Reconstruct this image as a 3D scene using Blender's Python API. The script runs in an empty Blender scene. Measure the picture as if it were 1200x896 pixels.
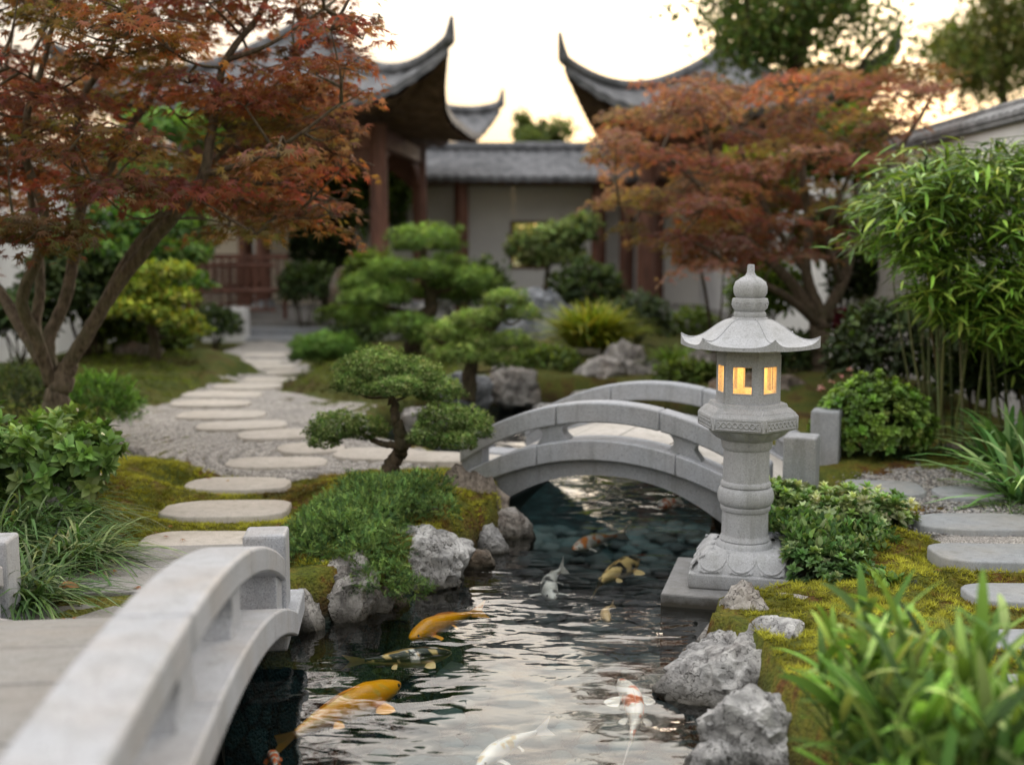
import bpy, bmesh, math, random
import numpy as np
from mathutils import Vector, Matrix

rng = np.random.default_rng(11)
random.seed(11)
sc = bpy.context.scene
COL = sc.collection
PI = math.pi
R = math.radians

# ------------------------------------------------------------------ survey of the place
# The garden was measured off the photograph: a sight line from the standpoint is cut
# with the ground (or with a vertical plane at a given distance) to get world positions.
EYE = np.array([0.0, 0.0, 1.28])
FPX = 1350.0
TILT = math.atan(158 / FPX)
WATER = -0.16

def sight(u, v):
    a = (u - 600) / FPX; b = (v - 448) / FPX
    return np.array([a, math.cos(TILT) - b * math.sin(TILT), -math.sin(TILT) - b * math.cos(TILT)])

def on_z(u, v, z=0.0):
    d = sight(u, v); return EYE + d * ((z - EYE[2]) / d[2])

def at_y(u, v, y):
    d = sight(u, v); return EYE + d * (y / d[1])

# ------------------------------------------------------------------ noise (numpy)
def _hash(ix, iy, iz):
    h = (ix * 374761393 + iy * 668265263 + iz * 2147483647 + 1274126177) & 0xffffffff
    h = ((h ^ (h >> 13)) * 1274126177) & 0xffffffff
    h = h ^ (h >> 16)
    return (h & 0xffff) / 65535.0

def vnoise(P):
    P = np.asarray(P, dtype=float)
    i = np.floor(P).astype(np.int64); f = P - i; f = f * f * (3 - 2 * f)
    r = 0
    for dx in (0, 1):
        for dy in (0, 1):
            for dz in (0, 1):
                w = (f[:, 0] if dx else 1 - f[:, 0]) * (f[:, 1] if dy else 1 - f[:, 1]) * (f[:, 2] if dz else 1 - f[:, 2])
                r = r + w * _hash(i[:, 0] + dx, i[:, 1] + dy, i[:, 2] + dz)
    return r * 2 - 1

def fbm(P, o=4, g=.5):
    P = np.asarray(P, dtype=float); s = 0; a = 1; t = 0
    for k in range(o):
        s = s + a * vnoise(P * 2 ** k + 17.3 * k); t += a; a *= g
    return s / t

def n2(x, y, s, o=3, seed=0):
    x = np.asarray(x, float); y = np.asarray(y, float); sh = x.shape
    return fbm(np.stack([x.ravel() * s + seed, y.ravel() * s - seed, np.full(x.size, seed * .7)], 1), o).reshape(sh)

def unit(v):
    v = np.asarray(v, float)
    return v / (np.linalg.norm(v, axis=-1, keepdims=True) + 1e-12)

# ------------------------------------------------------------------ mesh collecting
class MB:
    def __init__(s): s.V = []; s.F = []; s.C = []; s.n = 0
    def add(s, V, F, col=None):
        V = np.asarray(V, float).reshape(-1, 3)
        if not isinstance(F, (list, tuple)): F = [F]
        for f in F:
            f = np.asarray(f, dtype=np.int64)
            if f.size: s.F.append(f + s.n)
        s.V.append(V); s.n += len(V)
        if col is None: col = (1, 1, 1)
        col = np.asarray(col, float)
        s.C.append(np.broadcast_to(col, (len(V), 3)) if col.ndim == 1 else col)
        return s
    def build(s, name, mat, parent=None, smooth=False, sharp=None, bevel=None, col=True, loc=None, rot=None):
        me = bpy.data.meshes.new(name)
        V = np.concatenate(s.V) if s.V else np.zeros((0, 3))
        me.vertices.add(len(V)); me.vertices.foreach_set('co', V.astype(np.float32).ravel())
        loops = np.concatenate([f.ravel() for f in s.F]); tot = np.concatenate([np.full(len(f), f.shape[1]) for f in s.F])
        me.loops.add(len(loops)); me.loops.foreach_set('vertex_index', loops.astype(np.int32))
        me.polygons.add(len(tot)); me.polygons.foreach_set('loop_start', (np.cumsum(tot) - tot).astype(np.int32))
        me.update(calc_edges=True)
        if col:
            a = me.color_attributes.new('Col', 'FLOAT_COLOR', 'POINT')
            C = np.ones((len(V), 4), np.float32); C[:, :3] = np.concatenate(s.C); a.data.foreach_set('color', C.ravel())
        me.polygons.foreach_set('use_smooth', np.full(len(tot), bool(smooth or sharp)))
        if sharp: me.set_sharp_from_angle(angle=R(sharp))
        me.materials.append(mat)
        o = bpy.data.objects.new(name, me); COL.objects.link(o)
        if loc is not None: o.location = loc
        if rot is not None: o.rotation_euler = (0, 0, rot)
        if parent is not None: o.parent = parent
        if bevel:
            b = o.modifiers.new('bevel', 'BEVEL'); b.width = bevel; b.segments = 2; b.limit_method = 'ANGLE'; b.angle_limit = R(35)
        return o

def tag(o, label=None, cat=None, group=None, kind=None):
    if label: o['label'] = label
    if cat: o['category'] = cat
    if group: o['group'] = group
    if kind: o['kind'] = kind
    return o

def thing(name, label, cat, loc=(0, 0, 0), rz=0, group=None):
    o = bpy.data.objects.new(name, None); COL.objects.link(o)
    o.location = tuple(float(c) for c in loc); o.rotation_euler = (0, 0, rz); o.empty_display_size = .1
    o['kind'] = 'thing'; return tag(o, label, cat, group)

BOXF = np.array([[0, 3, 2, 1], [4, 5, 6, 7], [0, 1, 5, 4], [1, 2, 6, 5], [2, 3, 7, 6], [3, 0, 4, 7]])
def box(x0, x1, y0, y1, z0, z1):
    return (np.array([[x0, y0, z0], [x1, y0, z0], [x1, y1, z0], [x0, y1, z0], [x0, y0, z1], [x1, y0, z1], [x1, y1, z1], [x0, y1, z1]], float), BOXF)

def catmull(P, n=8):
    P = np.asarray(P, float)
    Q = np.vstack([2 * P[0] - P[1], P, 2 * P[-1] - P[-2]]); out = []
    for i in range(1, len(Q) - 2):
        for k in range(n):
            t = k / n
            out.append(.5 * ((2 * Q[i]) + (-Q[i - 1] + Q[i + 1]) * t + (2 * Q[i - 1] - 5 * Q[i] + 4 * Q[i + 1] - Q[i + 2]) * t * t + (-Q[i - 1] + 3 * Q[i] - 3 * Q[i + 1] + Q[i + 2]) * t ** 3))
    out.append(P[-1]); return np.array(out)

def tube(P, r, k=8, jitter=0):
    P = np.asarray(P, float); n = len(P); r = np.broadcast_to(np.asarray(r, float), (n,)) if np.ndim(r) == 0 else np.interp(np.linspace(0, 1, n), np.linspace(0, 1, len(r)), r)
    T = unit(np.gradient(P, axis=0))
    ref = np.array([0, 0, 1.]) if abs(T[0][2]) < .9 else np.array([1., 0, 0])
    A = np.zeros_like(P); a = np.cross(T[0], ref); a /= np.linalg.norm(a)
    for i in range(n):
        a = a - T[i] * np.dot(a, T[i]); a /= np.linalg.norm(a) + 1e-9; A[i] = a
    B = np.cross(T, A)
    th = np.linspace(0, 2 * PI, k, endpoint=False)
    rr = r[:, None] * (1 + (jitter * rng.uniform(-1, 1, (n, k)) if jitter else 0))
    V = P[:, None] + rr[..., None] * (np.cos(th)[None, :, None] * A[:, None] + np.sin(th)[None, :, None] * B[:, None])
    V = V.reshape(-1, 3)
    i, j = np.meshgrid(np.arange(n - 1), np.arange(k), indexing='ij'); j2 = (j + 1) % k
    F = np.stack([i * k + j, (i + 1) * k + j, (i + 1) * k + j2, i * k + j2], -1).reshape(-1, 4)
    return V, [F, np.arange(k)[None, :], np.arange((n - 1) * k, n * k)[None, ::-1]]

def lathe(prof, k=48, center=(0, 0), phase=0):
    prof = np.asarray(prof, float); n = len(prof); th = np.linspace(0, 2 * PI, k, endpoint=False) + phase
    V = np.stack([center[0] + prof[:, 0:1] * np.cos(th), center[1] + prof[:, 0:1] * np.sin(th), np.repeat(prof[:, 1:2], k, 1)], -1).reshape(-1, 3)
    i, j = np.meshgrid(np.arange(n - 1), np.arange(k), indexing='ij'); j2 = (j + 1) % k
    F = np.stack([i * k + j, i * k + j2, (i + 1) * k + j2, (i + 1) * k + j], -1).reshape(-1, 4)
    return V, [F, np.arange(k)[None, ::-1], np.arange((n - 1) * k, n * k)[None, :]]

def gridmesh(V):   # V (n,m,3)
    n, m = V.shape[:2]
    i, j = np.meshgrid(np.arange(n - 1), np.arange(m - 1), indexing='ij')
    F = np.stack([i * m + j, (i + 1) * m + j, (i + 1) * m + j + 1, i * m + j + 1], -1).reshape(-1, 4)
    return V.reshape(-1, 3), F

def prism(poly, z0, z1, inset=0.0, dz=0.0):
    """closed slab from an outline, with a small chamfer at the top"""
    poly = np.asarray(poly, float); n = len(poly); c = poly.mean(0)
    rings = [(poly, z0), (poly, z1 - dz)]
    if inset:
        q = poly + unit(c - poly) * inset * .35
        rings.append((q, z1 - dz * .3)); rings.append((poly + unit(c - poly) * inset, z1))
    V = np.concatenate([np.column_stack([p, np.full(n, z)]) for p, z in rings]); F = []
    for a in range(len(rings) - 1):
        j = np.arange(n); j2 = (j + 1) % n
        F.append(np.stack([a * n + j, a * n + j2, (a + 1) * n + j2, (a + 1) * n + j], 1))
    L = len(rings) - 1
    return V, F + [np.arange(L * n, (L + 1) * n)[None, :], np.arange(n)[None, ::-1]]

# ------------------------------------------------------------------ materials
class NT:
    def __init__(s, name):
        s.m = bpy.data.materials.new(name); s.m.use_nodes = True; s.t = s.m.node_tree; s.t.nodes.clear()
        s.out = s.t.nodes.new('ShaderNodeOutputMaterial')
    def n(s, ty, ins=None, **kw):
        x = s.t.nodes.new(ty)
        for k, v in kw.items(): setattr(x, k, v)
        for k, v in (ins or {}).items():
            if isinstance(v, bpy.types.NodeSocket): s.t.links.new(v, x.inputs[k])
            else: x.inputs[k].default_value = v
        return x
    def coord(s, kind='Object'):
        if kind == 'World': return s.n('ShaderNodeNewGeometry').outputs['Position']
        return s.n('ShaderNodeTexCoord').outputs[kind]
    def noise(s, vec, scale, detail=4, rough=.55, out='Fac', dist=0):
        return s.n('ShaderNodeTexNoise', {'Vector': vec, 'Scale': scale, 'Detail': detail, 'Roughness': rough, 'Distortion': dist}).outputs[out]
    def voro(s, vec, scale, feat='F1', out='Distance'):
        return s.n('ShaderNodeTexVoronoi', {'Vector': vec, 'Scale': scale}, feature=feat).outputs[out]
    def ramp(s, fac, stops):
        r = s.n('ShaderNodeValToRGB', {'Fac': fac}); e = r.color_ramp.elements
        while len(e) < len(stops): e.new(.5)
        for k, (p, c) in enumerate(stops):
            e[k].position = p; e[k].color = (*c, 1) if hasattr(c, '__len__') else (c, c, c, 1)
        return r.outputs['Color']
    def mix(s, fac, a, b, mode='MIX'):
        x = s.t.nodes.new('ShaderNodeMix'); x.data_type = 'RGBA'; x.blend_type = mode
        for i, v in ((0, fac), (6, a), (7, b)):
            if isinstance(v, bpy.types.NodeSocket): s.t.links.new(v, x.inputs[i])
            else: x.inputs[i].default_value = v if i == 0 else ((*v, 1) if len(v) == 3 else v)
        return x.outputs[2]
    def math(s, op, a, b=0.0, c=0.0):
        x = s.t.nodes.new('ShaderNodeMath'); x.operation = op
        for i, v in enumerate((a, b, c)):
            if isinstance(v, bpy.types.NodeSocket): s.t.links.new(v, x.inputs[i])
            else: x.inputs[i].default_value = v
        return x.outputs[0]
    def maprange(s, v, a, b, c=0., d=1.):
        return s.n('ShaderNodeMapRange', {'Value': v, 'From Min': a, 'From Max': b, 'To Min': c, 'To Max': d}).outputs[0]
    def bump(s, h, strength=.3, dist=.01, normal=None):
        ins = {'Height': h, 'Strength': strength, 'Distance': dist}
        if normal is not None: ins['Normal'] = normal
        return s.n('ShaderNodeBump', ins).outputs[0]
    def bsdf(s, color, rough=.6, normal=None, spec=.5, **kw):
        ins = {'Base Color': color if isinstance(color, bpy.types.NodeSocket) else (*color, 1), 'Roughness': rough, 'Specular IOR Level': spec}
        if normal is not None: ins['Normal'] = normal
        ins.update(kw)
        return s.n('ShaderNodeBsdfPrincipled', ins).outputs[0]
    def done(s, sh):
        s.t.links.new(sh, s.out.inputs[0]); return s.m
    def z(s, vec): return s.n('ShaderNodeSeparateXYZ', {0: vec}).outputs[2]
    def stretch(s, vec, sx, sy, sz, rz=0):
        return s.n('ShaderNodeMapping', {'Vector': vec, 'Scale': (sx, sy, sz), 'Rotation': (0, 0, rz)}).outputs[0]

def granite(name, base, stain=(.30, .25, .19), stain_amt=.35, rough=.62, wet=False, speck=1.0):
    t = NT(name); p = t.coord('World')
    sp = t.noise(p, 240 , 2, .7); sp2 = t.noise(p, 120, 2, .7); stk = t.noise(t.stretch(p, 1, 1, .10), 22, 4, .6); big = t.noise(p, 3.2, 5, .6); mid = t.noise(p, 14, 4, .6)
    b = np.array(base)
    c = t.ramp(sp, [(.30, tuple(b * (1 - .34 * speck))), (.46, tuple(b * .9)), (.56, tuple(b)), (.72, tuple(np.minimum(b * (1 + .35 * speck), .9)))])
    c = t.mix(t.ramp(sp2, [(.34, .55 * speck), (.46, 0.0)]), c, tuple(b * .42))
    c = t.mix(t.ramp(big, [(.42, 0.0), (.68, stain_amt)]), c, stain)
    c = t.mix(t.ramp(mid, [(.35, .30), (.62, 0.0)]), c, tuple(b * .62))
    c = t.mix(t.ramp(stk, [(.50, 0.0), (.72, .42)]), c, (b[0] * .42, b[1] * .43, b[2] * .36))
    if wet:
        h = t.math('ADD', t.z(p), t.math('MULTIPLY', mid, -.08))
        w = t.maprange(h, WATER - .03, WATER + .07, 1, 0)
        c = t.mix(w, c, (.05, .045, .035)); 
    hgt = t.math('ADD', t.math('MULTIPLY', sp, .5), mid)
    return t.done(t.bsdf(c, rough, t.bump(hgt, .35, .004), .35))

def leafmat(name, trans=.35, rough=.45, spec=.35, gain=1.0):
    t = NT(name)
    c = t.n('ShaderNodeVertexColor', layer_name='Col').outputs[0]
    if gain != 1: c = t.mix(1.0, c, (gain, gain, gain), 'MULTIPLY')
    a = t.bsdf(c, rough, None, spec)
    tc = t.mix(1.0, c, (1.5, 1.35, .7), 'MULTIPLY')
    b = t.n('ShaderNodeBsdfTranslucent', {'Color': tc}).outputs[0]
    return t.done(t.n('ShaderNodeMixShader', {0: trans, 1: a, 2: b}).outputs[0])

def barkmat(name, c0, c1, scale=1.0):
    t = NT(name); p = t.coord('World'); q = t.stretch(p, 1, 1, .35)
    a = t.noise(q, 38 * scale, 5, .65); b = t.noise(p, 6 * scale, 4, .6)
    c = t.ramp(a, [(.3, c0), (.62, c1)])
    c = t.mix(t.ramp(b, [(.45, 0.0), (.65, .45)]), c, (.075, .085, .04))
    return t.done(t.bsdf(c, .85, t.bump(t.math('ADD', a, t.voro(q, 60 * scale)), .7, .006), .2))

M = {}
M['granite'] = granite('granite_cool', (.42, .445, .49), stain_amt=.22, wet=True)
M['granite_dark'] = granite('granite_bridge', (.33, .35, .38), stain_amt=.22, wet=True)  # darker granite tone for bridge posts, balusters, vault, steps and column bases
M['granite_near'] = granite('granite_near', (.39, .405, .435), (.30, .25, .20), .45, wet=True)
M['lantern'] = granite('granite_lantern', (.45, .465, .49), (.33, .30, .24), .18, wet=True, speck=.75)
M['paving'] = granite('paving_stone', (.27, .265, .255), (.25, .22, .19), .55, .75)
M['step'] = granite('stepping_slab', (.52, .48, .43), (.32, .28, .23), .40, .8, speck=.55)
M['step_cool'] = granite('stepping_slab_cool', (.33, .35, .37), (.34, .31, .25), .45, .75, speck=.5)
M['deck'] = granite('bridge_deck', (.60, .57, .53), (.45, .40, .33), .35, .7, speck=.4)
M['leaf'] = leafmat('leaf_soft', .32, .55, .2)
M['leaf_gloss'] = leafmat('leaf_glossy', .22, .38, .28)
M['leaf_maple'] = leafmat('leaf_maple', .50, .6, .14, 1.1)
M['needle'] = leafmat('needle_soft', .22, .7, .1)
M['bark'] = barkmat('bark_maple', (.040, .030, .022), (.165, .130, .095))
M['bark_dark'] = barkmat('bark_dark', (.020, .015, .011), (.10, .075, .05))

def rockmat(name, lo, hi, vein=.0, brown=.3):
    lo = tuple(np.array(lo) * .9); hi = tuple(np.array(hi) * .85); t = NT(name); p = t.coord('World')
    a = t.noise(p, 9, 7, .68, dist=.5); b = t.noise(p, 42, 5, .7); big = t.noise(p, 3.1, 4, .6)
    c = t.ramp(a, [(.30, tuple(np.array(lo) * .55)), (.43, lo), (.60, hi), (.74, tuple(np.minimum(np.array(hi) * 1.1, .85)))])
    c = t.mix(t.ramp(big, [(.48, 0.0), (.66, brown)]), c, (.20, .13, .075))
    c = t.mix(t.ramp(b, [(.30, .5), (.46, 0.0)]), c, tuple(np.array(lo) * .4))
    cr = t.voro(t.n('ShaderNodeVectorMath', {0: p, 1: t.noise(p, 6, 4, .6, 'Color')}, operation='ADD').outputs[0], 6.5, 'DISTANCE_TO_EDGE')
    crk = t.ramp(cr, [(.0, 1.0), (.028, 0.0)])
    c = t.mix(crk, c, (.03, .027, .024))
    h = t.math('ADD', t.z(p), t.math('MULTIPLY', a, -.10))
    wet = t.maprange(h, WATER - .06, WATER + .03, 1, 0)
    c = t.mix(wet, c, (.035, .030, .018))
    up = t.n('ShaderNodeSeparateXYZ', {0: t.n('ShaderNodeNewGeometry').outputs['Normal']}).outputs[2]
    hh = t.math('ADD', t.math('MULTIPLY', a, 1.5), t.math('MULTIPLY', b, .8)); hh = t.math('SUBTRACT', hh, t.math('MULTIPLY', crk, .35))
    return t.done(t.bsdf(c, .78, t.bump(hh, .8, .018), .3))
M['rock'] = rockmat('rock_grey', (.22, .21, .20), (.58, .56, .53))
M['rock_pale'] = rockmat('rock_pale', (.28, .28, .28), (.66, .66, .65), brown=.15)
M['rock_brown'] = rockmat('rock_brown', (.14, .115, .095), (.36, .31, .26), brown=.7)
M['rock_blue'] = rockmat('rock_bluegrey', (.14, .155, .175), (.34, .36, .39), brown=.1)

# ground: moss, soil, pond bed
t = NT('ground_moss'); p = t.coord('World')
a = t.noise(p, 4, 6, .72); b = t.noise(p, 60, 4, .7); v = t.voro(p, 85)
mos = t.ramp(a, [(.30, (.06, .085, .016)), (.43, (.12, .14, .02)), (.53, (.18, .165, .026)), (.60, (.15, .07, .02)), (.70, (.05, .035, .02))])
mos = t.mix(t.ramp(b, [(.35, .65), (.6, 0.0)]), mos, (.022, .022, .010))
zz = t.z(p); pb = t.noise(p, 7, 5, .6)
bed = t.ramp(t.voro(p, 9, 'F1', 'Color'), [(.2, (.012, .035, .040)), (.8, (.035, .085, .09))])
bed = t.mix(t.ramp(t.voro(p, 9, 'DISTANCE_TO_EDGE'), [(0, 1.0), (.12, 0.0)]), bed, (.008, .012, .012))
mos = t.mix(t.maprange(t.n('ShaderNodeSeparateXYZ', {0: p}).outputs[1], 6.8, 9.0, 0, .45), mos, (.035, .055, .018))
mos = t.mix(t.maprange(t.math('ADD', zz, t.math('MULTIPLY', pb, -.10)), WATER - .02, WATER + .12, .92, 0), mos, (.035, .028, .015))
gc = t.mix(t.maprange(zz, WATER - .05, WATER + .04, 1, 0), mos, bed)
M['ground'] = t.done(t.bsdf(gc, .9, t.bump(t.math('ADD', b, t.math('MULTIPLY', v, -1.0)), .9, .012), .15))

t = NT('gravel_pale'); p = t.coord('World')
vc = t.voro(p, 170, 'F1', 'Color'); vd = t.voro(p, 170)
g = t.ramp(t.n('ShaderNodeSeparateColor', {0: vc}).outputs[0], [(.0, (.22, .205, .185)), (.35, (.42, .395, .36)), (.75, (.60, .565, .52)), (1, (.74, .70, .65))])
g = t.mix(t.ramp(vd, [(.35, 0.0), (.75, .8)]), g, (.08, .075, .07))
g = t.mix(t.ramp(t.noise(p, 2.6, 4), [(.42, 0.0), (.7, .35)]), g, (.20, .19, .19))
g = t.mix(1.0, g, t.n('ShaderNodeVertexColor', layer_name='Col').outputs[0], 'MULTIPLY')   # furrow shade and lighter crests put into the vertex colour
M['gravel'] = t.done(t.bsdf(g, .85, t.bump(t.math('MULTIPLY', vd, -1), .7, .006), .25))
t = NT('pebble_mix')
c = t.n('ShaderNodeVertexColor', layer_name='Col').outputs[0]
M['pebble'] = t.done(t.bsdf(c, .6, t.bump(t.noise(t.coord('World'), 60), .3, .004), .35))

# water: clear, dark, mirror-like at a low angle, ruffled
t = NT('pond_water'); p = t.coord('World')
w1 = t.noise(t.stretch(p, 1.0, 1.7, 1, .15), 3.0, 1.5, .4, dist=.5)
w2 = t.noise(t.stretch(p, 1.0, 2.1, 1, -.25), 8, 1, .4, dist=.5)
w3 = t.noise(t.stretch(p, 1, 1.0, 1), 2.0, 2, .5)
h = t.math('ADD', t.math('MULTIPLY', w1, .62), t.math('MULTIPLY', w2, .13)); h = t.math('ADD', h, t.math('MULTIPLY', w3, .9))
nb = t.bump(h, 1.0, .022)
gl = t.n('ShaderNodeBsdfGlossy', {'Color': (1, 1, 1, 1), 'Roughness': .03, 'Normal': nb}).outputs[0]
tr = t.n('ShaderNodeBsdfTransparent', {'Color': (.92, .97, .965, 1)}).outputs[0]
fr = t.n('ShaderNodeFresnel', {'IOR': 1.42, 'Normal': nb}).outputs[0]
fr = t.math('MINIMUM', t.math('MULTIPLY', fr, 1.35), 1.0)
M['water'] = t.done(t.n('ShaderNodeMixShader', {0: fr, 1: tr, 2: gl}).outputs[0])

def simple(name, c0, c1, scale, rough=.7, bump=.3, spec=.3, zs=1.0, dist=.01):
    t = NT(name); p = t.coord('World'); a = t.noise(t.stretch(p, 1, 1, zs), scale, 5, .6)
    return t.done(t.bsdf(t.ramp(a, [(.35, c0), (.65, c1)]), rough, t.bump(a, bump, dist), spec))
M['plaster'] = simple('wall_plaster', (.60, .60, .61), (.74, .74, .74), 1.6, .85, .1)
M['cream'] = simple('cream_panel', (.72, .64, .54), (.80, .72, .62), 1.2, .85, .1)
M['plaster_dim'] = simple('wall_plaster_grey', (.72, .71, .71), (.82, .81, .80), 1.1, .85, .1)
M['tile'] = simple('roof_tile_grey', (.075, .08, .088), (.19, .195, .21), 5, .8, .5, .3, 1, .02)
M['wood'] = simple('timber_redbrown', (.085, .036, .024), (.19, .082, .055), 9, .55, .3, .4, .2)
M['wood_dark'] = simple('timber_soffit', (.09, .055, .036), (.19, .12, .08), 6, .7, .3, .3)
M['slate'] = simple('coping_slate', (.13, .135, .14), (.27, .275, .285), 9, .75, .5, .3)
# ------------------------------------------------------------------ land: pond outline, heights
POND = np.array([(-2.6, -.5), (-2.6, 3.0), (-1.45, 3.55), (-.98, 3.95), (-.80, 4.22), (-.52, 4.50), (-.36, 4.78), (-.20, 5.2), (-.02, 5.65), (-.05, 6.1),
                 (-.25, 6.9), (-.8, 7.6), (-1.0, 8.8), (-.3, 10.2), (.9, 10.2), (1.6, 9.2), (1.55, 7.7), (1.25, 6.7), (1.08, 6.1), (1.05, 5.6), (1.20, 5.25), (1.27, 4.8), (1.18, 4.42), (.92, 4.24),
                 (.72, 4.10), (.64, 3.9), (.74, 3.62), (.72, 3.2), (.78, 2.6), (.9, 1.5), (1.0, -.5)])
def seg_dist(x, y, poly):
    x = np.asarray(x, float); y = np.asarray(y, float)
    d = np.full(x.shape, 1e9); ins = np.zeros(x.shape, bool); n = len(poly)
    for i in range(n):
        x0, y0 = poly[i]; x1, y1 = poly[(i + 1) % n]; ex, ey = x1 - x0, y1 - y0
        t = np.clip(((x - x0) * ex + (y - y0) * ey) / (ex * ex + ey * ey), 0, 1)
        d = np.minimum(d, np.hypot(x - x0 - t * ex, y - y0 - t * ey))
        c = ((y0 > y) != (y1 > y)) & (x < (x1 - x0) * (y - y0) / ((y1 - y0) if y1 != y0 else 1e-9) + x0); ins ^= c
    return np.where(ins, -d, d)
def sstep(v, a, b):
    t = np.clip((v - a) / (b - a), 0, 1); return t * t * (3 - 2 * t)

# stepping stones: sight-line centre, width in the picture, depth/width, turn, label
LS = [(240, 632, 152, .62, .02, 'paler rounded stepping stone in moss just behind the near bridge end post'),
      (267, 594, 146, .62, .03, 'oval stepping stone in the moss, second beyond the near bridge'),
      (279, 565, 124, .60, -.02, 'oval stepping stone where the moss meets the raked gravel'),
      (325, 544, 116, .62, .02, 'oval stepping stone lying in gravel left of the bonsai foot'),
      (324, 511.5, 90, .75, .30, 'tilted oval stepping stone left of the big slabs behind the bonsai'),
      (285, 501, 102, .62, .22, 'slanting oval stepping stone in raked gravel with moss at its left end'),
      (261, 488, 104, .62, .05, 'wide oval stepping stone with a moss fringe along its lower edge'),
      (248, 475, 92, .60, .0, 'stepping stone at the leftmost bend of the curving path'),
      (260, 463.5, 92, .60, .0, 'stepping stone just above the leftmost bend of the path'),
      (290, 454.5, 78, .66, .0, 'small stepping stone where the path turns right past the brown rock'),
      (317, 446, 67, .75, .0, 'blurred stepping stone beside the small clipped pine'),
      (343, 437.5, 68, .78, .0, 'blurred stepping stone nearest the foot of the low dome pine'),
      (313, 431.5, 66, .72, .0, 'third blurred stepping stone before the pavilion steps'),
      (307, 425, 60, .75, .0, 'second blurred stepping stone before the pavilion steps'),
      (312, 417.5, 60, .75, .0, 'farthest stepping stone, directly before the grey pavilion steps'),
      (364, 527, 78, .9, .45, 'small stepping stone half hidden by the left bonsai pad'),
      (440, 534, 96, .78, -.1, 'broad pale slab in gravel right behind the bonsai trunk'),
      (508, 538, 88, .80, -.1, 'pale slab leading onto the left end of the arched bridge')]
RS = [(1036, 575, 88, .95, -.15, 'squarish grey paving slab at the right foot of the arched bridge'),
      (1134, 581, 80, .92, -.05, 'rounded grey slab beside the strap-leaved plant on the right'),
      (1148, 616, 150, .62, -.03, 'long grey stepping stone in dark gravel, third from the arched bridge'),
      (1168, 651, 156, .60, -.03, 'long buff stepping stone bordered by moss on its lower edge'),
      (1196, 692, 130, .64, -.03, 'stepping stone behind the tips of the foreground blades'),
      (1212, 748, 118, .70, .0, 'round-ended stepping stone cut by the right picture edge'),
      (1218, 800, 100, .70, .0, 'nearest stepping stone at the right, among the foreground blades')]
STONES = []
for side, L in (('l', LS), ('r', RS)):
    for (u, v, w, asp, rot, lab) in L:
        p = on_z(u, v, .035); W = w * p[1] / FPX / (1.0)
        STONES.append((p[0], p[1], W, min(W * asp * (1.0 if side == 'l' else .95), .46), rot, lab, side))
SXY = np.array([(s[0], s[1]) for s in STONES])

MOUNDS = [(1.30, 4.5, .28, -.07), (-.62, 5.75, .42, .12), (-.62, 5.15, .36, .05), (-2.2, 5.0, .5, .07), (-2.3, 5.9, .7, .12), (1.75, 4.35, .5, .05), (1.45, 5.0, .35, .06),
          (2.2, 6.6, .8, .10), (-3.6, 11.5, 1.4, .25), (-4.4, 9.0, 1.3, .25), (.4, 12.4, 2.0, .25), (2.8, 9.5, 1.2, .2), (-1.3, 10.9, .9, .12), (1.2, 3.2, .5, .06)]
def gz(x, y, noise=True):
    x = np.asarray(x, float); y = np.asarray(y, float)
    h = np.zeros(x.shape)
    for mx, my, r, a in MOUNDS: h = h + a * np.exp(-((x - mx) ** 2 + (y - my) ** 2) / r ** 2)
    if noise: h = h + .020 * n2(x, y, 3.2, 3, 4) + .026 * np.sqrt(np.clip(np.abs(n2(x, y, 7, 2, 9)) / .35, 0, 1))
    d = np.full(x.shape, 1e9)
    for sx, sy, W, D, *_ in STONES: d = np.minimum(d, np.hypot((x - sx) / (W * .5), (y - sy) / (D * .5)))
    h = h * sstep(d, 1.05, 2.2)
    h = np.where(y > 13.5, h * .3, h)
    s = seg_dist(x, y, POND)
    bank = sstep(s + .03 * n2(x, y, 5, 2, 3), -.09, .06)
    return h * bank + (1 - bank) * (-.72 + .05 * n2(x, y, 2.5, 2, 8))
def g1(x, y, noise=False): return float(gz(np.array([x]), np.array([y]), noise)[0])

xs = np.concatenate([[-260, -120, -60, -30, -16, -10], np.arange(-7, -3.2, .25), np.arange(-3.2, 3.4, .05), np.arange(3.4, 8, .3), [10, 16, 30, 60, 120, 260]])
ys = np.concatenate([[-60, -20, -6, -2], np.arange(-1, 2.4, .2), np.arange(2.4, 8.4, .05), np.arange(8.4, 14, .15), np.arange(14, 26, .6), [30, 40, 60, 100, 180, 400]])
X, Y = np.meshgrid(xs, ys, indexing='ij')
Z = gz(X, Y)
V, F = gridmesh(np.stack([X, Y, Z], -1))
MB().add(V, F).build('ground', M['ground'], smooth=True)['kind'] = 'structure'

# pond water
wx = np.linspace(-2.62, 1.75, 60); wy = np.linspace(-.6, 10.3, 120)
X, Y = np.meshgrid(wx, wy, indexing='ij')
V, F = gridmesh(np.stack([X, Y, np.full_like(X, WATER)], -1))
MB().add(V, F).build('pond_water', M['water'], smooth=True)['kind'] = 'structure'

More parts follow.
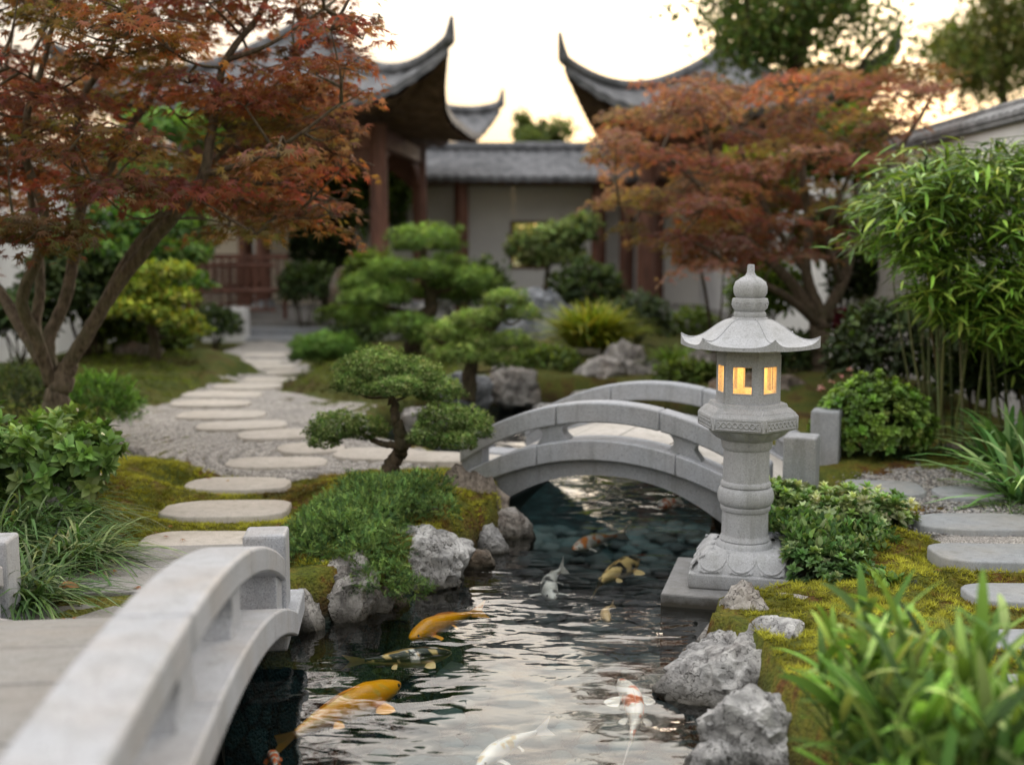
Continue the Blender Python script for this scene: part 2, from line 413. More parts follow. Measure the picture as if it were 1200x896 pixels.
# gravel of the left court, raked in rings, and of the right path
def rakez(X, Y, rake, centre=(-1.2, 6.9)):
    r = np.hypot(X - centre[0], (Y - centre[1]) * .9) + .05 * n2(X, Y, 1.3, 2, 5)
    return rake * 1.3 * (np.abs(np.sin(r * PI / .092)) - .6) * (1 + .4 * n2(X, Y, 9, 2))
def gravel(name, px, step, rake, centre):
    poly = np.array([on_z(u, v, 0)[:2] for u, v in px])
    x0, y0 = poly.min(0) - .1; x1, y1 = poly.max(0) + .1
    yy = [y0]
    while yy[-1] < y1: yy.append(yy[-1] + step * max(1, (yy[-1] / 6.5) ** 2))
    xx = np.arange(x0, x1, step); yy = np.array(yy)
    X, Y = np.meshgrid(xx, yy, indexing='ij')
    s = seg_dist(X, Y, poly) + .07 * n2(X, Y, 4, 3, 2)
    Z = gz(X, Y, False) * .6 + .032 + rakez(X, Y, rake, centre) - .055 * sstep(s, -.14, .03) + .004 * n2(X, Y, 30, 2)
    V, F = gridmesh(np.stack([X, Y, Z], -1))
    keep = (s.ravel()[F].max(1) < .01) & (seg_dist(X, Y, POND).ravel()[F].min(1) > .12)
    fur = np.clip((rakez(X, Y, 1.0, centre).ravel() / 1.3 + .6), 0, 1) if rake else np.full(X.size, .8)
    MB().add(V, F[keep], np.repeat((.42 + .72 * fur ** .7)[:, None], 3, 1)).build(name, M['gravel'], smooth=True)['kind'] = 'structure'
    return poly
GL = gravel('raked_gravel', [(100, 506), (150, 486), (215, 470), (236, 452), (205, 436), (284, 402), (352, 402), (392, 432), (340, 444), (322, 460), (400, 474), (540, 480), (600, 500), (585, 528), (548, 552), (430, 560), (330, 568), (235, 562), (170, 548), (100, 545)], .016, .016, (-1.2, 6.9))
GR = gravel('dark_gravel_path', [(985, 560), (1010, 548), (1100, 552), (1190, 560), (1300, 570), (1300, 640), (1200, 665), (1110, 662), (1060, 625), (1075, 600), (1000, 600)], .025, .0, (2, 5))

# loose pebbles lying on the gravel (uncountable), pond-bed cobbles
def pebbles(n, P, size, cols, flat=.6, k=2):
    """n low stones: displaced octa-spheres"""
    bm = bmesh.new(); bmesh.ops.create_icosphere(bm, subdivisions=k, radius=1)
    T = np.array([v.co[:] for v in bm.verts]); TF = np.array([[v.index for v in f.verts] for f in bm.faces]); bm.free()
    n = len(P); m = len(T)
    A = rng.uniform(0, 2 * PI, n); ca, sa = np.cos(A), np.sin(A)
    S = size * rng.uniform(.55, 1.35, n); sx = S * rng.uniform(.75, 1.3, n); sy = S * rng.uniform(.7, 1.1, n); sz = S * flat * rng.uniform(.7, 1.2, n)
    W = T[None] * (1 + .16 * rng.normal(size=(n, m, 1)) * (1 if k < 2 else .35))
    x = W[..., 0] * sx[:, None]; y = W[..., 1] * sy[:, None]
    V = np.stack([x * ca[:, None] - y * sa[:, None], x * sa[:, None] + y * ca[:, None], W[..., 2] * sz[:, None]], -1) + P[:, None]
    F = (TF[None] + (np.arange(n) * m)[:, None, None]).reshape(-1, 3)
    C = np.repeat(cols[rng.integers(0, len(cols), n)] * rng.uniform(.7, 1.3, (n, 1)), m, 0)
    return V.reshape(-1, 3), F, C
P = np.column_stack([rng.uniform(1.5, 3.0, 9000), rng.uniform(4.9, 6.6, 9000)])
P = P[seg_dist(P[:, 0], P[:, 1], GR) < -.01 + .05 * rng.normal(size=9000)]
P = np.column_stack([P, gz(P[:, 0], P[:, 1], False) * .6 + .034])
V, F, C = pebbles(0, P, .0075, .75 * np.array([(.30, .30, .31), (.45, .44, .43), (.18, .18, .19), (.55, .54, .52), (.25, .22, .2)]), k=1)
tag(MB().add(V, F, C).build('loose_pebbles', M['pebble'], smooth=True), 'small grey pebbles between the right-hand stepping stones', 'pebbles', kind='stuff')
P = np.column_stack([rng.uniform(-3.0, .1, 16000), rng.uniform(5.3, 8.2, 16000)])
P = P[seg_dist(P[:, 0], P[:, 1], GL) < -.03 + .03 * rng.normal(size=16000)]
P = P[seg_dist(P[:, 0], P[:, 1], POND) > .15]
P = P[:3000]; P = np.column_stack([P, gz(P[:, 0], P[:, 1], False) * .6 + .034 + rakez(P[:, 0], P[:, 1], .016)])
V, F, C = pebbles(0, P, .0062, np.array([(.40, .385, .37), (.52, .50, .48), (.26, .25, .24), (.60, .58, .56)]), k=1)
tag(MB().add(V, F, C).build('loose_gravel_stones', M['pebble'], smooth=True), 'loose pale gravel stones lying over the raked court', 'gravel', kind='stuff')
N = 1700
P = np.column_stack([rng.uniform(-1.6, 1.4, N), rng.uniform(2.0, 8, N)])
s = seg_dist(P[:, 0], P[:, 1], POND); P = P[s < .0]; s = s[s < 0]
P = np.column_stack([P, gz(P[:, 0], P[:, 1], False) + .03])
k_ = P[:, 2] < -.52; P = P[k_]
V, F, C = pebbles(0, P, .075, .42 * np.array([(.12, .23, .24), (.07, .14, .15), (.17, .29, .29), (.11, .16, .15), (.22, .32, .32)]), .5, 2)
tag(MB().add(V, F, C).build('pond_cobbles', M['pebble'], smooth=True), 'rounded dark cobbles covering the bed of the pond', 'cobbles', kind='stuff')

# stepping stones
for i, (x, y, W, D, rot, lab, side) in enumerate(STONES):
    k = 64; th = np.linspace(0, 2 * PI, k, endpoint=False)
    e = 2.0 / (4.2 if side == 'r' and i == len(LS) else rng.uniform(2.7, 3.9))
    px = np.sign(np.cos(th)) * np.abs(np.cos(th)) ** e * W / 2; py = np.sign(np.sin(th)) * np.abs(np.sin(th)) ** e * D / 2
    j = 1 + .085 * vnoise(np.column_stack([np.cos(th) * 1.3 + i * 3.1, np.sin(th) * 1.3, np.full(k, i * 1.7)])) + .008 * rng.normal(size=k)
    q = np.column_stack([px * j, py * j])
    V, F = prism(q, -.06, .0, .010, .008)
    o = MB().add(V, F).build('stepping_stone', M['step'] if side == 'l' else M['step_cool'], sharp=40, col=False)
    gd = seg_dist(np.array([x]), np.array([y]), GL if side == 'l' else GR)[0]
    o.location = (x, y, (.050 if gd < 0 else .030) + .010 * rng.uniform()); o.rotation_euler = (R(rng.uniform(-.6, .6)), R(rng.uniform(-.6, .6)), rot)
    tag(o, lab, 'stepping stone', 'stepping stones of the left path' if side == 'l' else 'stepping stones on the right bank')

# ------------------------------------------------------------------ arched granite bridges
def strip(x0, x1, top, bot, y0, y1, n=48):
    """beam following an arch: top(x), bot(x) give heights"""
    x = np.linspace(x0, x1, n); a = top(x); b = bot(x)
    V = np.concatenate([np.column_stack([x, np.full(n, yy), zz]) for yy, zz in ((y0, b), (y1, b), (y1, a), (y0, a))])
    i = np.arange(n - 1); F = []
    for s0, s1 in ((0, 1), (1, 2), (2, 3), (3, 0)):
        F.append(np.stack([s0 * n + i, s0 * n + i + 1, s1 * n + i + 1, s1 * n + i], 1)[:, ::-1])
    F.append(np.array([[0, n, 2 * n, 3 * n]])[:, ::-1]); F.append(np.array([[n - 1, 2 * n - 1, 3 * n - 1, 4 * n - 1]]))
    return V, F

def bridge(label, loc, rz, H, half, beam_c, beam_e, rail_h, rail_w, rail_t, beam_t, arch, posts, post_w, post_h, bal, mats, power=2.0, endlen=.0, joints=8, rail_end=.97, rail_drop=0):
    t = thing('stone_bridge', label, 'bridge', loc, rz)
    bt = lambda x: beam_e + (beam_c - beam_e) * (1 - np.minimum(np.abs(x / half), 1) ** power)
    mg, ms, md = mats
    bw = rail_w + .07
    m = MB(); L = 2 * (half + endlen); js = np.linspace(-half - endlen, half + endlen, joints + 1)
    for a, b in zip(js[:-1], js[1:]):
        m.add(*strip(a + .004, b - .004, lambda x: bt(x) - .012, lambda x: bt(x) - .10, -H + bw / 2 + .003, H - bw / 2 - .003, 10))
    m.build('deck', md, t, col=False, bevel=.004)
    for s in (-1, 1):
        m = MB(); js = np.linspace(-half - endlen, half + endlen, 4 if half < 1.5 else 6)
        for a, b in zip(js[:-1], js[1:]):
            m.add(*strip(a + .0008, b - .0008, bt, lambda x: bt(x) - beam_t, s * H - bw / 2, s * H + bw / 2, 26))
        m.build('edge_beam', mg, t, col=False, sharp=40, bevel=.007)
        m = MB(); re = half * rail_end
        js = np.linspace(-re, re, 4 if half < 1.5 else 6)
        rt = lambda x: bt(x) + rail_h - rail_drop * np.minimum(np.abs(x / re), 1) ** 6
        for a, b in zip(js[:-1], js[1:]):
            m.add(*strip(a + .0008, b - .0008, rt, lambda x: rt(x) - rail_t, s * H - rail_w / 2, s * H + rail_w / 2, 30))
        m.build('rail', mg, t, col=False, sharp=40, bevel=.009)
        for bx in bal:
            # flared baluster block, waisted in the middle
            zt = float(rt(np.array([bx]))[0]) - rail_t; zb = float(bt(np.array([bx]))[0])
            w = .07 if half < 1.5 else .085; n = 11; u = np.linspace(0, 1, n)
            wx = w * (1.28 - .55 * np.sin(u * PI) ** 1.5 + .06 * u); z = zb - .004 + (zt - zb + .02) * u
            sl = (bt(np.array([bx + .05])) - bt(np.array([bx - .05])))[0] / .1
            V = np.stack([np.column_stack([bx + sx * wx, np.full(n, s * H + sy * (rail_w / 2 - .018)), z + sx * wx * sl]) for sx, sy in ((-1, -1), (1, -1), (1, 1), (-1, 1))], 1)
            i, j = np.meshgrid(np.arange(n - 1), np.arange(4), indexing='ij'); j2 = (j + 1) % 4
            F = np.stack([i * 4 + j, i * 4 + j2, (i + 1) * 4 + j2, (i + 1) * 4 + j], -1).reshape(-1, 4)
            MB().add(V.reshape(-1, 3), [F, np.array([[3, 2, 1, 0]]), np.array([[4 * n - 4, 4 * n - 3, 4 * n - 2, 4 * n - 1]])]).build('baluster', ms, t, col=False, sharp=50, bevel=.004)
        # end foot block under the rail end
        for sx in (-1, 1):
            x1 = sx * (re - .004); x0 = sx * (re - (.13 if half < 1.5 else .17)); xa, xb = sorted((x0, x1))
            MB().add(*strip(xa, xb, lambda x: rt(x) - rail_t + .003, lambda x: bt(x) - .003, s * H - rail_w / 2 + .014, s * H + rail_w / 2 - .014, 6)).build('rail_foot', ms, t, col=False, bevel=.004)
        for sx in posts:
            px = sx * (half + post_w / 2 + .002) if rail_end > .9 else sx * half; zb = beam_e - .02
            m = MB().add(*box(px - post_w / 2, px + post_w / 2, s * H - post_w / 2, s * H + post_w / 2, zb - .12, zb + post_h))
            m.build('post', ms, t, col=False, bevel=.010)
    # the vault below, set back from the faces
    m = MB()
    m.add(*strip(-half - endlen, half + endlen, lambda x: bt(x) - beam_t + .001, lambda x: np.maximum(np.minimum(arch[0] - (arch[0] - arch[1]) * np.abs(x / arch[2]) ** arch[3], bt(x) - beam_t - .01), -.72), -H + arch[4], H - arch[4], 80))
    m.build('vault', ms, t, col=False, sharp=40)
    return t

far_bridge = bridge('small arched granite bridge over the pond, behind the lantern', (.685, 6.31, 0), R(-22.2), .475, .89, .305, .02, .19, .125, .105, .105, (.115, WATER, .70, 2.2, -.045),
                    (1,), .155, .38, (-.30, .40), (M['granite'], M['granite_dark'], M['deck']), 2.0, .22, 8, .93, .02)
near_bridge = bridge('large pale granite bridge curving out of the bottom left corner', (-1.085, 1.6, 0), R(95.7), .46, 2.2, .415, .035, .195, .15, .078, .085, (.30, -.5, 2.22, 5.0, .16),
                     (-1, 1), .145, .29, (-1.35, -.45, .45, 1.12), (M['granite_near'], M['granite_near'], M['paving']), 2.3, .28, 14, .985, .01)
for sy in (-1, 1):
    m = MB().add(*box(.89 + .2, 1.0 + .36, sy * .475 - .12, sy * .475 + .12, -.15, .028)); m.build('landing_block', M['granite'], far_bridge, col=False, bevel=.008)
m = MB()
for k in range(2): m.add(*box(2.485 + k * .33, 2.485 + k * .33 + .324, -.30, .57, -.1, .040))
o = m.build('landing_slab', M['paving'], near_bridge, col=False, bevel=.005)

# ------------------------------------------------------------------ the lantern
def lantern():
    Y0 = 4.75; P0 = at_y(871, 690, Y0); cx = P0[0]
    zz = lambda v: at_y(871, v, Y0)[2]
    t = thing('stone_lantern', 'tall carved granite lantern with a warm lit chamber at the pond edge', 'lantern', (cx, Y0, 0), 0)
    mat = M['lantern']; k = Y0 / FPX
    def rotz(V, a):
        c, s = math.cos(a), math.sin(a); V = np.asarray(V, float); return np.column_stack([V[:, 0] * c - V[:, 1] * s, V[:, 0] * s + V[:, 1] * c, V[:, 2]])
    # plinth standing in the water
    B = R(-15)
    V, F = box(-.31, .20, -.31, .27, -.42, -.108); V = rotz(V, B); V[:, 1] += .0
    MB().add(V, F).build('plinth', mat, t, col=False, bevel=.008)
    zb0, zb1 = -.108, zz(672) + .048
    V, F = box(-.212, .212, -.212, .212, zb0, zb1); MB().add(rotz(V, B), F).build('base_block', mat, t, col=False, bevel=.008)
    # lotus cushion: square-to-round dome with petals
    m = MB(); n, q = 12, 64; th = np.linspace(0, 2 * PI, q, endpoint=False)
    z2 = zz(638)
    G = []
    for i in range(n):
        u = i / (n - 1); e = 2 / (2 + 5 * (1 - u) ** 1.2)
        r = .205 * (1 - u) ** .9 * .62 + .078 + .0 * u; r = .205 - (.205 - .118) * u ** 1.5
        G.append(np.column_stack([np.sign(np.cos(th)) * np.abs(np.cos(th)) ** e * r, np.sign(np.sin(th)) * np.abs(np.sin(th)) ** e * r, np.full(q, zb1 + (z2 - zb1) * math.sin(u * PI / 2))]))
    V = np.concatenate(G); i, j = np.meshgrid(np.arange(n - 1), np.arange(q), indexing='ij'); j2 = (j + 1) % q
    F = np.stack([i * q + j, i * q + j2, (i + 1) * q + j2, (i + 1) * q + j], -1).reshape(-1, 4)
    m.add(rotz(V, B), [F, np.arange((n - 1) * q, n * q)[None]]); m.build('lotus_cushion', mat, t, col=False, smooth=True)
    m = MB(); sl = math.atan2(z2 - zb1, .085)
    for s in range(4):
        for c in (-1, 0, 1):
            a0 = B + s * PI / 2; off = c * .128
            # a petal: raised dished lobe with a rolled rim lying on the slope
            un, vn = 14, 14; uu, vv = np.meshgrid(np.linspace(-1, 1, un), np.linspace(0, 1, vn), indexing='ij')
            wdt = .062 * np.sin(np.clip(vv * .62 + .38, 0, 1) * PI) ** .55 if False else .060 * np.sqrt(np.clip(1 - (vv * 1.25 - .55) ** 2 * 1.6, .02, 1))
            x = off * (1 - .28 * vv) + uu * wdt * (1 - .15 * vv); dep = .210 - vv * .088; hgt = zb1 + .006 + (z2 - zb1) * np.sin(np.clip(vv * 1.02, 0, 1) * PI / 2) * .93
            hgt = hgt + .011 * (1 - uu ** 2) * np.sin(np.clip(vv, 0, 1) * PI) + .007 * np.exp(-((np.abs(uu) - .82) / .13) ** 2)
            V = np.stack([x, -dep, hgt], -1); V, F = gridmesh(V); m.add(rotz(V, a0), F[:, ::-1])
            ra = np.linspace(-PI * .62, PI * .62, 24); rx = off * .93 + .056 * np.sin(ra) ; rv = .52 - .47 * np.cos(ra)
            m.add(*(lambda T: (rotz(T[0], a0), T[1]))(tube(np.column_stack([rx, -(.211 - rv * .088), zb1 + .007 + (z2 - zb1) * np.sin(np.clip(rv, 0, 1) * PI / 2) * .93]), .0060, 8)))
    m.build('lotus_petals', mat, t, col=False, smooth=True)
    # column with torus rings
    rc = 27.5 * k
    pr = [(.06, z2 - .03), (33.5 * k, z2 - .012)]
    def torus(v0, v1, r0, rmax, nn=18):
        a, b = zz(v0), zz(v1); return [(r0 + (rmax - r0) * math.sin(PI * i / nn), (a + b) / 2 - (b - a) / 2 * math.cos(PI * i / nn)) for i in range(nn + 1)]
    pr += torus(653, 631, 28.5 * k, 34 * k)
    pr += [(rc * 1.09, zz(630)), (rc * 1.05, zz(627)), (rc, zz(625)), (rc * .998, zz(623)), (rc * .99, zz(600)), (rc * .988, zz(597)), (rc * 1.05, zz(596)), (rc * 1.08, zz(594)), (rc * 1.08, zz(591.5))]
    pr += torus(590, 569, 28 * k, 33.2 * k)
    pr += [(rc * 1.08, zz(567.5)), (rc * 1.08, zz(565)), (rc * 1.03, zz(563)), (rc * .99, zz(562)), (rc * .988, zz(560)), (rc * .975, zz(529)), (rc * .972, zz(526)), (rc * 1.04, zz(524)), (rc * 1.07, zz(521)), (rc * 1.12, zz(513)), (rc * 1.18, zz(508)), (.05, zz(506))]
    MB().add(*lathe(pr, 64)).build('column', mat, t, col=False, sharp=34)
    # hexagonal table
    HX = R(-90 - 23 + 30)
    def hexl(pr, ph=HX): return lathe([(r / math.cos(PI / 6) if False else r, z) for r, z in pr], 6, phase=ph)
    pr = [(.10, zz(511)), (36 * k, zz(508)), (47 * k, zz(503)), (52 * k, zz(501)), (59.5 * k, zz(499)), (60 * k, zz(484)), (58 * k, zz(482)), (56 * k, zz(479.5)), (55 * k, zz(479)), (50 * k, zz(475)), (48 * k, zz(475)), (46 * k, zz(470)), (.05, zz(470))]
    MB().add(*hexl(pr)).build('table', mat, t, col=False, bevel=.004)
    m = MB()   # carved scrolls on the rim, petals below
    for s in range(6):
        a = HX + PI / 6 + s * PI / 3; ap = 59.7 * k * math.cos(PI / 6); w = 59.5 * k * .5
        tx = np.array([-math.sin(a), math.cos(a), 0]); nx = np.array([math.cos(a), math.sin(a), 0]); zc = (zz(498.5) + zz(484.5)) / 2; hh = (zz(484.5) - zz(498.5)) / 2
        u = np.linspace(-.80, .80, 90)
        for ph in (0, PI):
            q = nx * (ap + .001) + np.outer(u * w, tx) + np.outer(hh * .42 * np.sin(u * 14 + ph), [0, 0, 1]) + [0, 0, zc]
            m.add(*tube(q, .0026, 5))
        fr = np.array([(-.9, -.78), (.9, -.78), (.9, .78), (-.9, .78), (-.9, -.78)])
        for (a0, b0), (a1, b1) in zip(fr[:-1], fr[1:]):
            q = np.array([nx * (ap + .0005) + tx * a0 * w + np.array([0, 0, zc + b0 * hh]), nx * (ap + .0005) + tx * a1 * w + np.array([0, 0, zc + b1 * hh])]); m.add(*tube(q, .0024, 5))
    m.build('carved_band', mat, t, col=False, smooth=True)
    nu, nq = 14, 168; uu = np.linspace(0, 1, nu)[:, None]; q = np.linspace(0, 2 * PI, nq + 1)[None]   # lotus bowl under the table
    sc_ = np.abs(np.cos(6 * (q - HX))) ** .45
    hexr = 1 / np.cos(((q - HX) % (PI / 3)) - PI / 6) * math.cos(PI / 6)
    r = (30.5 + 19 * uu ** .75 * hexr) * k + (.017 * sc_ - .008) * np.sin(np.clip(uu * 1.15, 0, 1) * PI) ** .7 + .003 * sc_ * uu
    zq = zz(514) + (zz(500.5) - zz(514)) * (1 - (1 - uu) ** 1.3) + .003 * (1 - sc_) * uu
    V = np.stack([r * np.cos(q), r * np.sin(q), zq * np.ones_like(q)], -1); V, F = gridmesh(V)
    MB().add(V, F[:, ::-1]).build('lotus_bowl', mat, t, col=False, smooth=True)
    # light chamber: six panels with square openings
    m = MB(); Rc = 38 * k; za, zb = zz(471), zz(414); th = .020
    ap = Rc * math.cos(PI / 6); w = Rc / 2
    ow = w * .60; z1, z2_ = zz(458.5), zz(427)
    for s in range(6):
        a = HX + PI / 6 + s * PI / 3
        def pt(u, d, z): return np.array([math.cos(a) * d - math.sin(a) * u, math.sin(a) * d + math.cos(a) * u, z])
        d0, d1 = ap, ap - th; wi = w * d1 / ap
        O = [(-w, za), (w, za), (w, zb), (-w, zb)]; H = [(-ow, z1), (ow, z1), (ow, z2_), (-ow, z2_)]; I = [(-wi, za), (wi, za), (wi, zb), (-wi, zb)]
        V = [pt(u, d0, z) for u, z in O] + [pt(u, d0, z) for u, z in H] + [pt(u, d1, z) for u, z in I] + [pt(u, d1, z) for u, z in H]
        F = []
        for i in range(4):
            j = (i + 1) % 4
            F += [[i, j, 4 + j, 4 + i], [8 + j, 8 + i, 12 + i, 12 + j], [4 + i, 4 + j, 12 + j, 12 + i]]
        m.add(V, np.array(F))
        # raised frame round the opening
        for (a0, b0, a1, b1) in ((-ow, z1, ow, z1), (-ow, z2_, ow, z2_), (-ow, z1, -ow, z2_), (ow, z1, ow, z2_)):
            m.add(*tube(np.array([pt(a0, d0 + .0, b0), pt(a1, d0 + .0, b1)]), .0028, 4))
    m.build('light_chamber', mat, t, col=False)
    m = MB(); V, F = lathe([(Rc * .97, za - .001), (Rc * .97, za + .012)], 6, phase=HX); m.add(V, F); V, F = lathe([(Rc * .97, zb - .012), (Rc * .97, zb + .03)], 6, phase=HX); m.add(V, F)
    m.build('chamber_floor', mat, t, col=False)
    # roof: bell-shaped hexagon with lipped corners
    Re = 81.5 * k; HR = R(-90 - 21 + 30)
    rr = np.array([.28, .38, .48, .58, .68, .78, .87, .94, 1.0]); zt = zz(373)
    dz = np.array([0, -.010, -.028, -.050, -.070, -.084, -.092, -.094, -.092])
    rf = np.linspace(.26, 1, 30); zf = np.interp(rf, rr, dz); 
    zf = np.convolve(np.pad(zf, 2, mode='edge'), np.ones(5) / 5, 'valid')
    m = MB(); sN = 25
    for s in range(6):
        a0 = HR + s * PI / 3; c0 = np.array([math.cos(a0), math.sin(a0)]); c1 = np.array([math.cos(a0 + PI / 3), math.sin(a0 + PI / 3)])
        u = np.linspace(0, 1, sN); G = []
        for r_, z_ in zip(rf, zf):
            xy = (c0[None] * (1 - u)[:, None] + c1[None] * u[:, None]) * r_ * Re
            e = np.abs(u * 2 - 1); lift = .026 * e ** 5 * max(0, (r_ - .62) / .38) ** 2 - .010 * (1 - e ** 2) * max(0, (r_ - .7) / .3)
            bulge = .010 * (1 - e ** 2) * math.sin(max(0, min(1, (r_ - .26) / .7)) * PI)
            groove = -.0035 * np.exp(-((1 - e) * r_ / .035) ** 2)
            G.append(np.column_stack([xy, zt + z_ + lift + bulge + groove]))
        # eave face and underside
        xy = (c0[None] * (1 - u)[:, None] + c1[None] * u[:, None]) * Re
        zbt = zt - .118 + .006 * np.abs(u * 2 - 1) ** 3
        G.append(np.column_stack([xy, zbt])); G.append(np.column_stack([xy * .40, zbt + .004]))
        V, F = gridmesh(np.array(G)); m.add(V, F)
    m.add(*lathe([(Re * .27, zt + .0), (Re * .25, zt + .006), (.02, zt + .006)], 6, phase=HR))
    rfo = m.build('roof', mat, t, col=False, sharp=28)
    m = MB()
    for s in range(6):
        a0 = HR + s * PI / 3; P = np.array([(math.cos(a0) * r_ * Re, math.sin(a0) * r_ * Re, zt + z_ + .026 * max(0, (r_ - .62) / .38) ** 2 - .0015) for r_, z_ in zip(rf, zf)]); m.add(*tube(P, .0036, 6))
    m.build('roof_ribs', mat, rfo, col=False, smooth=True)
    # finial
    m = MB(); z = lambda v: zz(v)
    pr = [(.02, z(374)), (17.5 * k, z(372.5)), (19 * k, z(369)), (18.5 * k, z(366)), (16.5 * k, z(364.5)), (18 * k, z(363)), (20.5 * k, z(360)), (20.8 * k, z(352)), (20.2 * k, z(349.5)), (16 * k, z(348.5)),
          (17.5 * k, z(347)), (19.4 * k, z(343)), (19.6 * k, z(336)), (17.5 * k, z(330)), (12 * k, z(326)), (6.5 * k, z(323)), (4.4 * k, z(319)), (4.0 * k, z(311)), (3.6 * k, z(310)), (.001, z(309.6))]
    m.add(*lathe(pr, 48)); m.build('finial', mat, t, col=False, sharp=40)
    m = MB()
    for i in range(10):
        a = i * PI / 5; uu = np.linspace(0, 2 * PI, 18)
        q = np.column_stack([np.full(18, 20.8 * k), 3.6 * k * np.cos(uu), z(355.5) + 2.4 * k * np.sin(uu)]); q[:, 0] = np.sqrt((20.9 * k) ** 2 - q[:, 1] ** 2)
        T = tube(q, .0016, 5); m.add(rotz(T[0], a), T[1])
    m.build('finial_carving', mat, t, col=False, smooth=True)
    ld = bpy.data.lights.new('lantern_light', 'POINT'); ld.energy = 2.1; ld.color = (1, .45, .09); ld.shadow_soft_size = .022
    lo = bpy.data.objects.new('lantern_light', ld); COL.objects.link(lo); lo.location = (0, 0, zz(440)); lo.parent = t
    return t
lantern_o = lantern()
# ------------------------------------------------------------------ plant kit
def T_maple(k=7):
    ang = np.radians([0, 36, -36, 74, -74, 116, -116][:k]); ln = [1, .92, .92, .74, .74, .46, .46][:k]
    o = np.argsort(ang); ang = ang[o]; ln = np.array(ln)[o]
    va = np.concatenate([[ang[0] - .35], (ang[1:] + ang[:-1]) / 2, [ang[-1] + .35]]); vr = np.concatenate([[.14], np.full(len(ang) - 1, .30), [.14]])
    V = [(0, 0, 0)]; F = []
    for i in range(len(ang)):
        V.append((vr[i] * math.sin(va[i]), vr[i] * math.cos(va[i]), -.02)); V.append((ln[i] * math.sin(ang[i]), ln[i] * math.cos(ang[i]), -.30 * ln[i] ** 2))
    V.append((vr[-1] * math.sin(va[-1]), vr[-1] * math.cos(va[-1]), -.02))
    for i in range(len(ang)): F.append((0, 1 + 2 * i, 2 + 2 * i, 3 + 2 * i))
    return np.array(V) + [0, .1, 0], np.array(F)
def T_leaf(w=.24, curve=.18, fold=.06, rows=4):
    y = np.linspace(0, 1, rows + 1); hw = w * np.sin(np.clip(y, .02, 1) ** .8 * PI) ** .8; hw[0] = .015; hw[-1] = .004
    V = []
    for a, b in zip(y, hw): z = -curve * a * a; V += [(-b, a, z + fold * b / w), (0, a, z), (b, a, z + fold * b / w)]
    F = []
    for i in range(rows): F += [(3 * i, 3 * i + 1, 3 * i + 4, 3 * i + 3), (3 * i + 1, 3 * i + 2, 3 * i + 5, 3 * i + 4)]
    return np.array(V), np.array(F)
def T_tuft(k=9, w=.05, up=.5):
    V = []; F = []
    for i in range(k):
        a = 2 * PI * i / k + (i % 2) * .3; e = up * (1 if i % 2 else .45) ; d = np.array([math.cos(a) * math.cos(e), math.sin(a) * math.cos(e), math.sin(e)]); s = np.array([-math.sin(a), math.cos(a), 0]) * w
        V += [tuple(-s), tuple(s), tuple(d)]; F.append((3 * i, 3 * i + 1, 3 * i + 2))
    return np.array(V), np.array(F)
def T_sprig(k=9):
    V = []; F = []
    for i in range(k):
        b = i / k * .8; s = 1 if i % 2 else -1; L = .34 * (1 - .5 * i / k); z = .10 * math.sin(i * 2.1)
        V += [(0, b, 0), (0, b + .10, 0), (s * L * .75, b + L * .75, z)]; F.append((3 * i, 3 * i + 1, 3 * i + 2))
    V += [(-.03, 0, 0), (.03, 0, 0), (0, 1, .03)]; F.append((3 * k, 3 * k + 1, 3 * k + 2))
    return np.array(V), np.array(F)
TM, TM5 = T_maple(7), T_maple(5)
TL = T_leaf(); TLB = T_leaf(.30, .25, .09); TLN = T_leaf(.078, .16, .03, 4); TLS = T_leaf(.26, .05, .05, 2); TB = T_leaf(.34, .1, .05, 2)
TT = T_tuft(); TTS = T_tuft(6, .09, .7); TS = T_sprig(); TS5 = T_sprig(6)

def put(mb, T, P, F, N, s, C):
    TV, TF = T; P = np.asarray(P, float); n = len(P)
    if n == 0: return
    F = unit(F); S = unit(np.cross(F, N)); N = np.cross(S, F); s = np.broadcast_to(np.asarray(s, float), (n,))
    V = P[:, None] + s[:, None, None] * (TV[None, :, 0:1] * S[:, None] + TV[None, :, 1:2] * F[:, None] + TV[None, :, 2:3] * N[:, None])
    Fx = (TF[None] + (np.arange(n) * len(TV))[:, None, None]).reshape(-1, TF.shape[1])
    mb.add(V.reshape(-1, 3), Fx, np.repeat(C, len(TV), 0))

def rdir(n): return unit(rng.normal(size=(n, 3)))
def pal(cols, n, var=.26, w=None):
    cols = np.array(cols, float); c = cols[rng.choice(len(cols), n, p=w)]
    return np.clip(c * (1 + var * rng.normal(size=(n, 1))) * (1 + .06 * rng.normal(size=(n, 3))), .004, 1)

def shell(c, r, n, hemi=-.35, thick=.35, lump=.18, seed=0):
    """points through the outer layer of a lumpy ellipsoid; returns P, outward, height 0..1, depth 0..1"""
    d = rdir(int(n * 1.6)); d = d[d[:, 2] > hemi][:n]; n = len(d)
    k = 1 + lump * fbm(d * 2.6 + seed, 3) * 1.6
    q = 1 - thick * rng.random(n) ** 1.7
    P = np.array(c) + d * np.array(r) * (k * q)[:, None]
    nn = unit(d / np.array(r))
    return P, nn, (d[:, 2] * .5 + .5), q

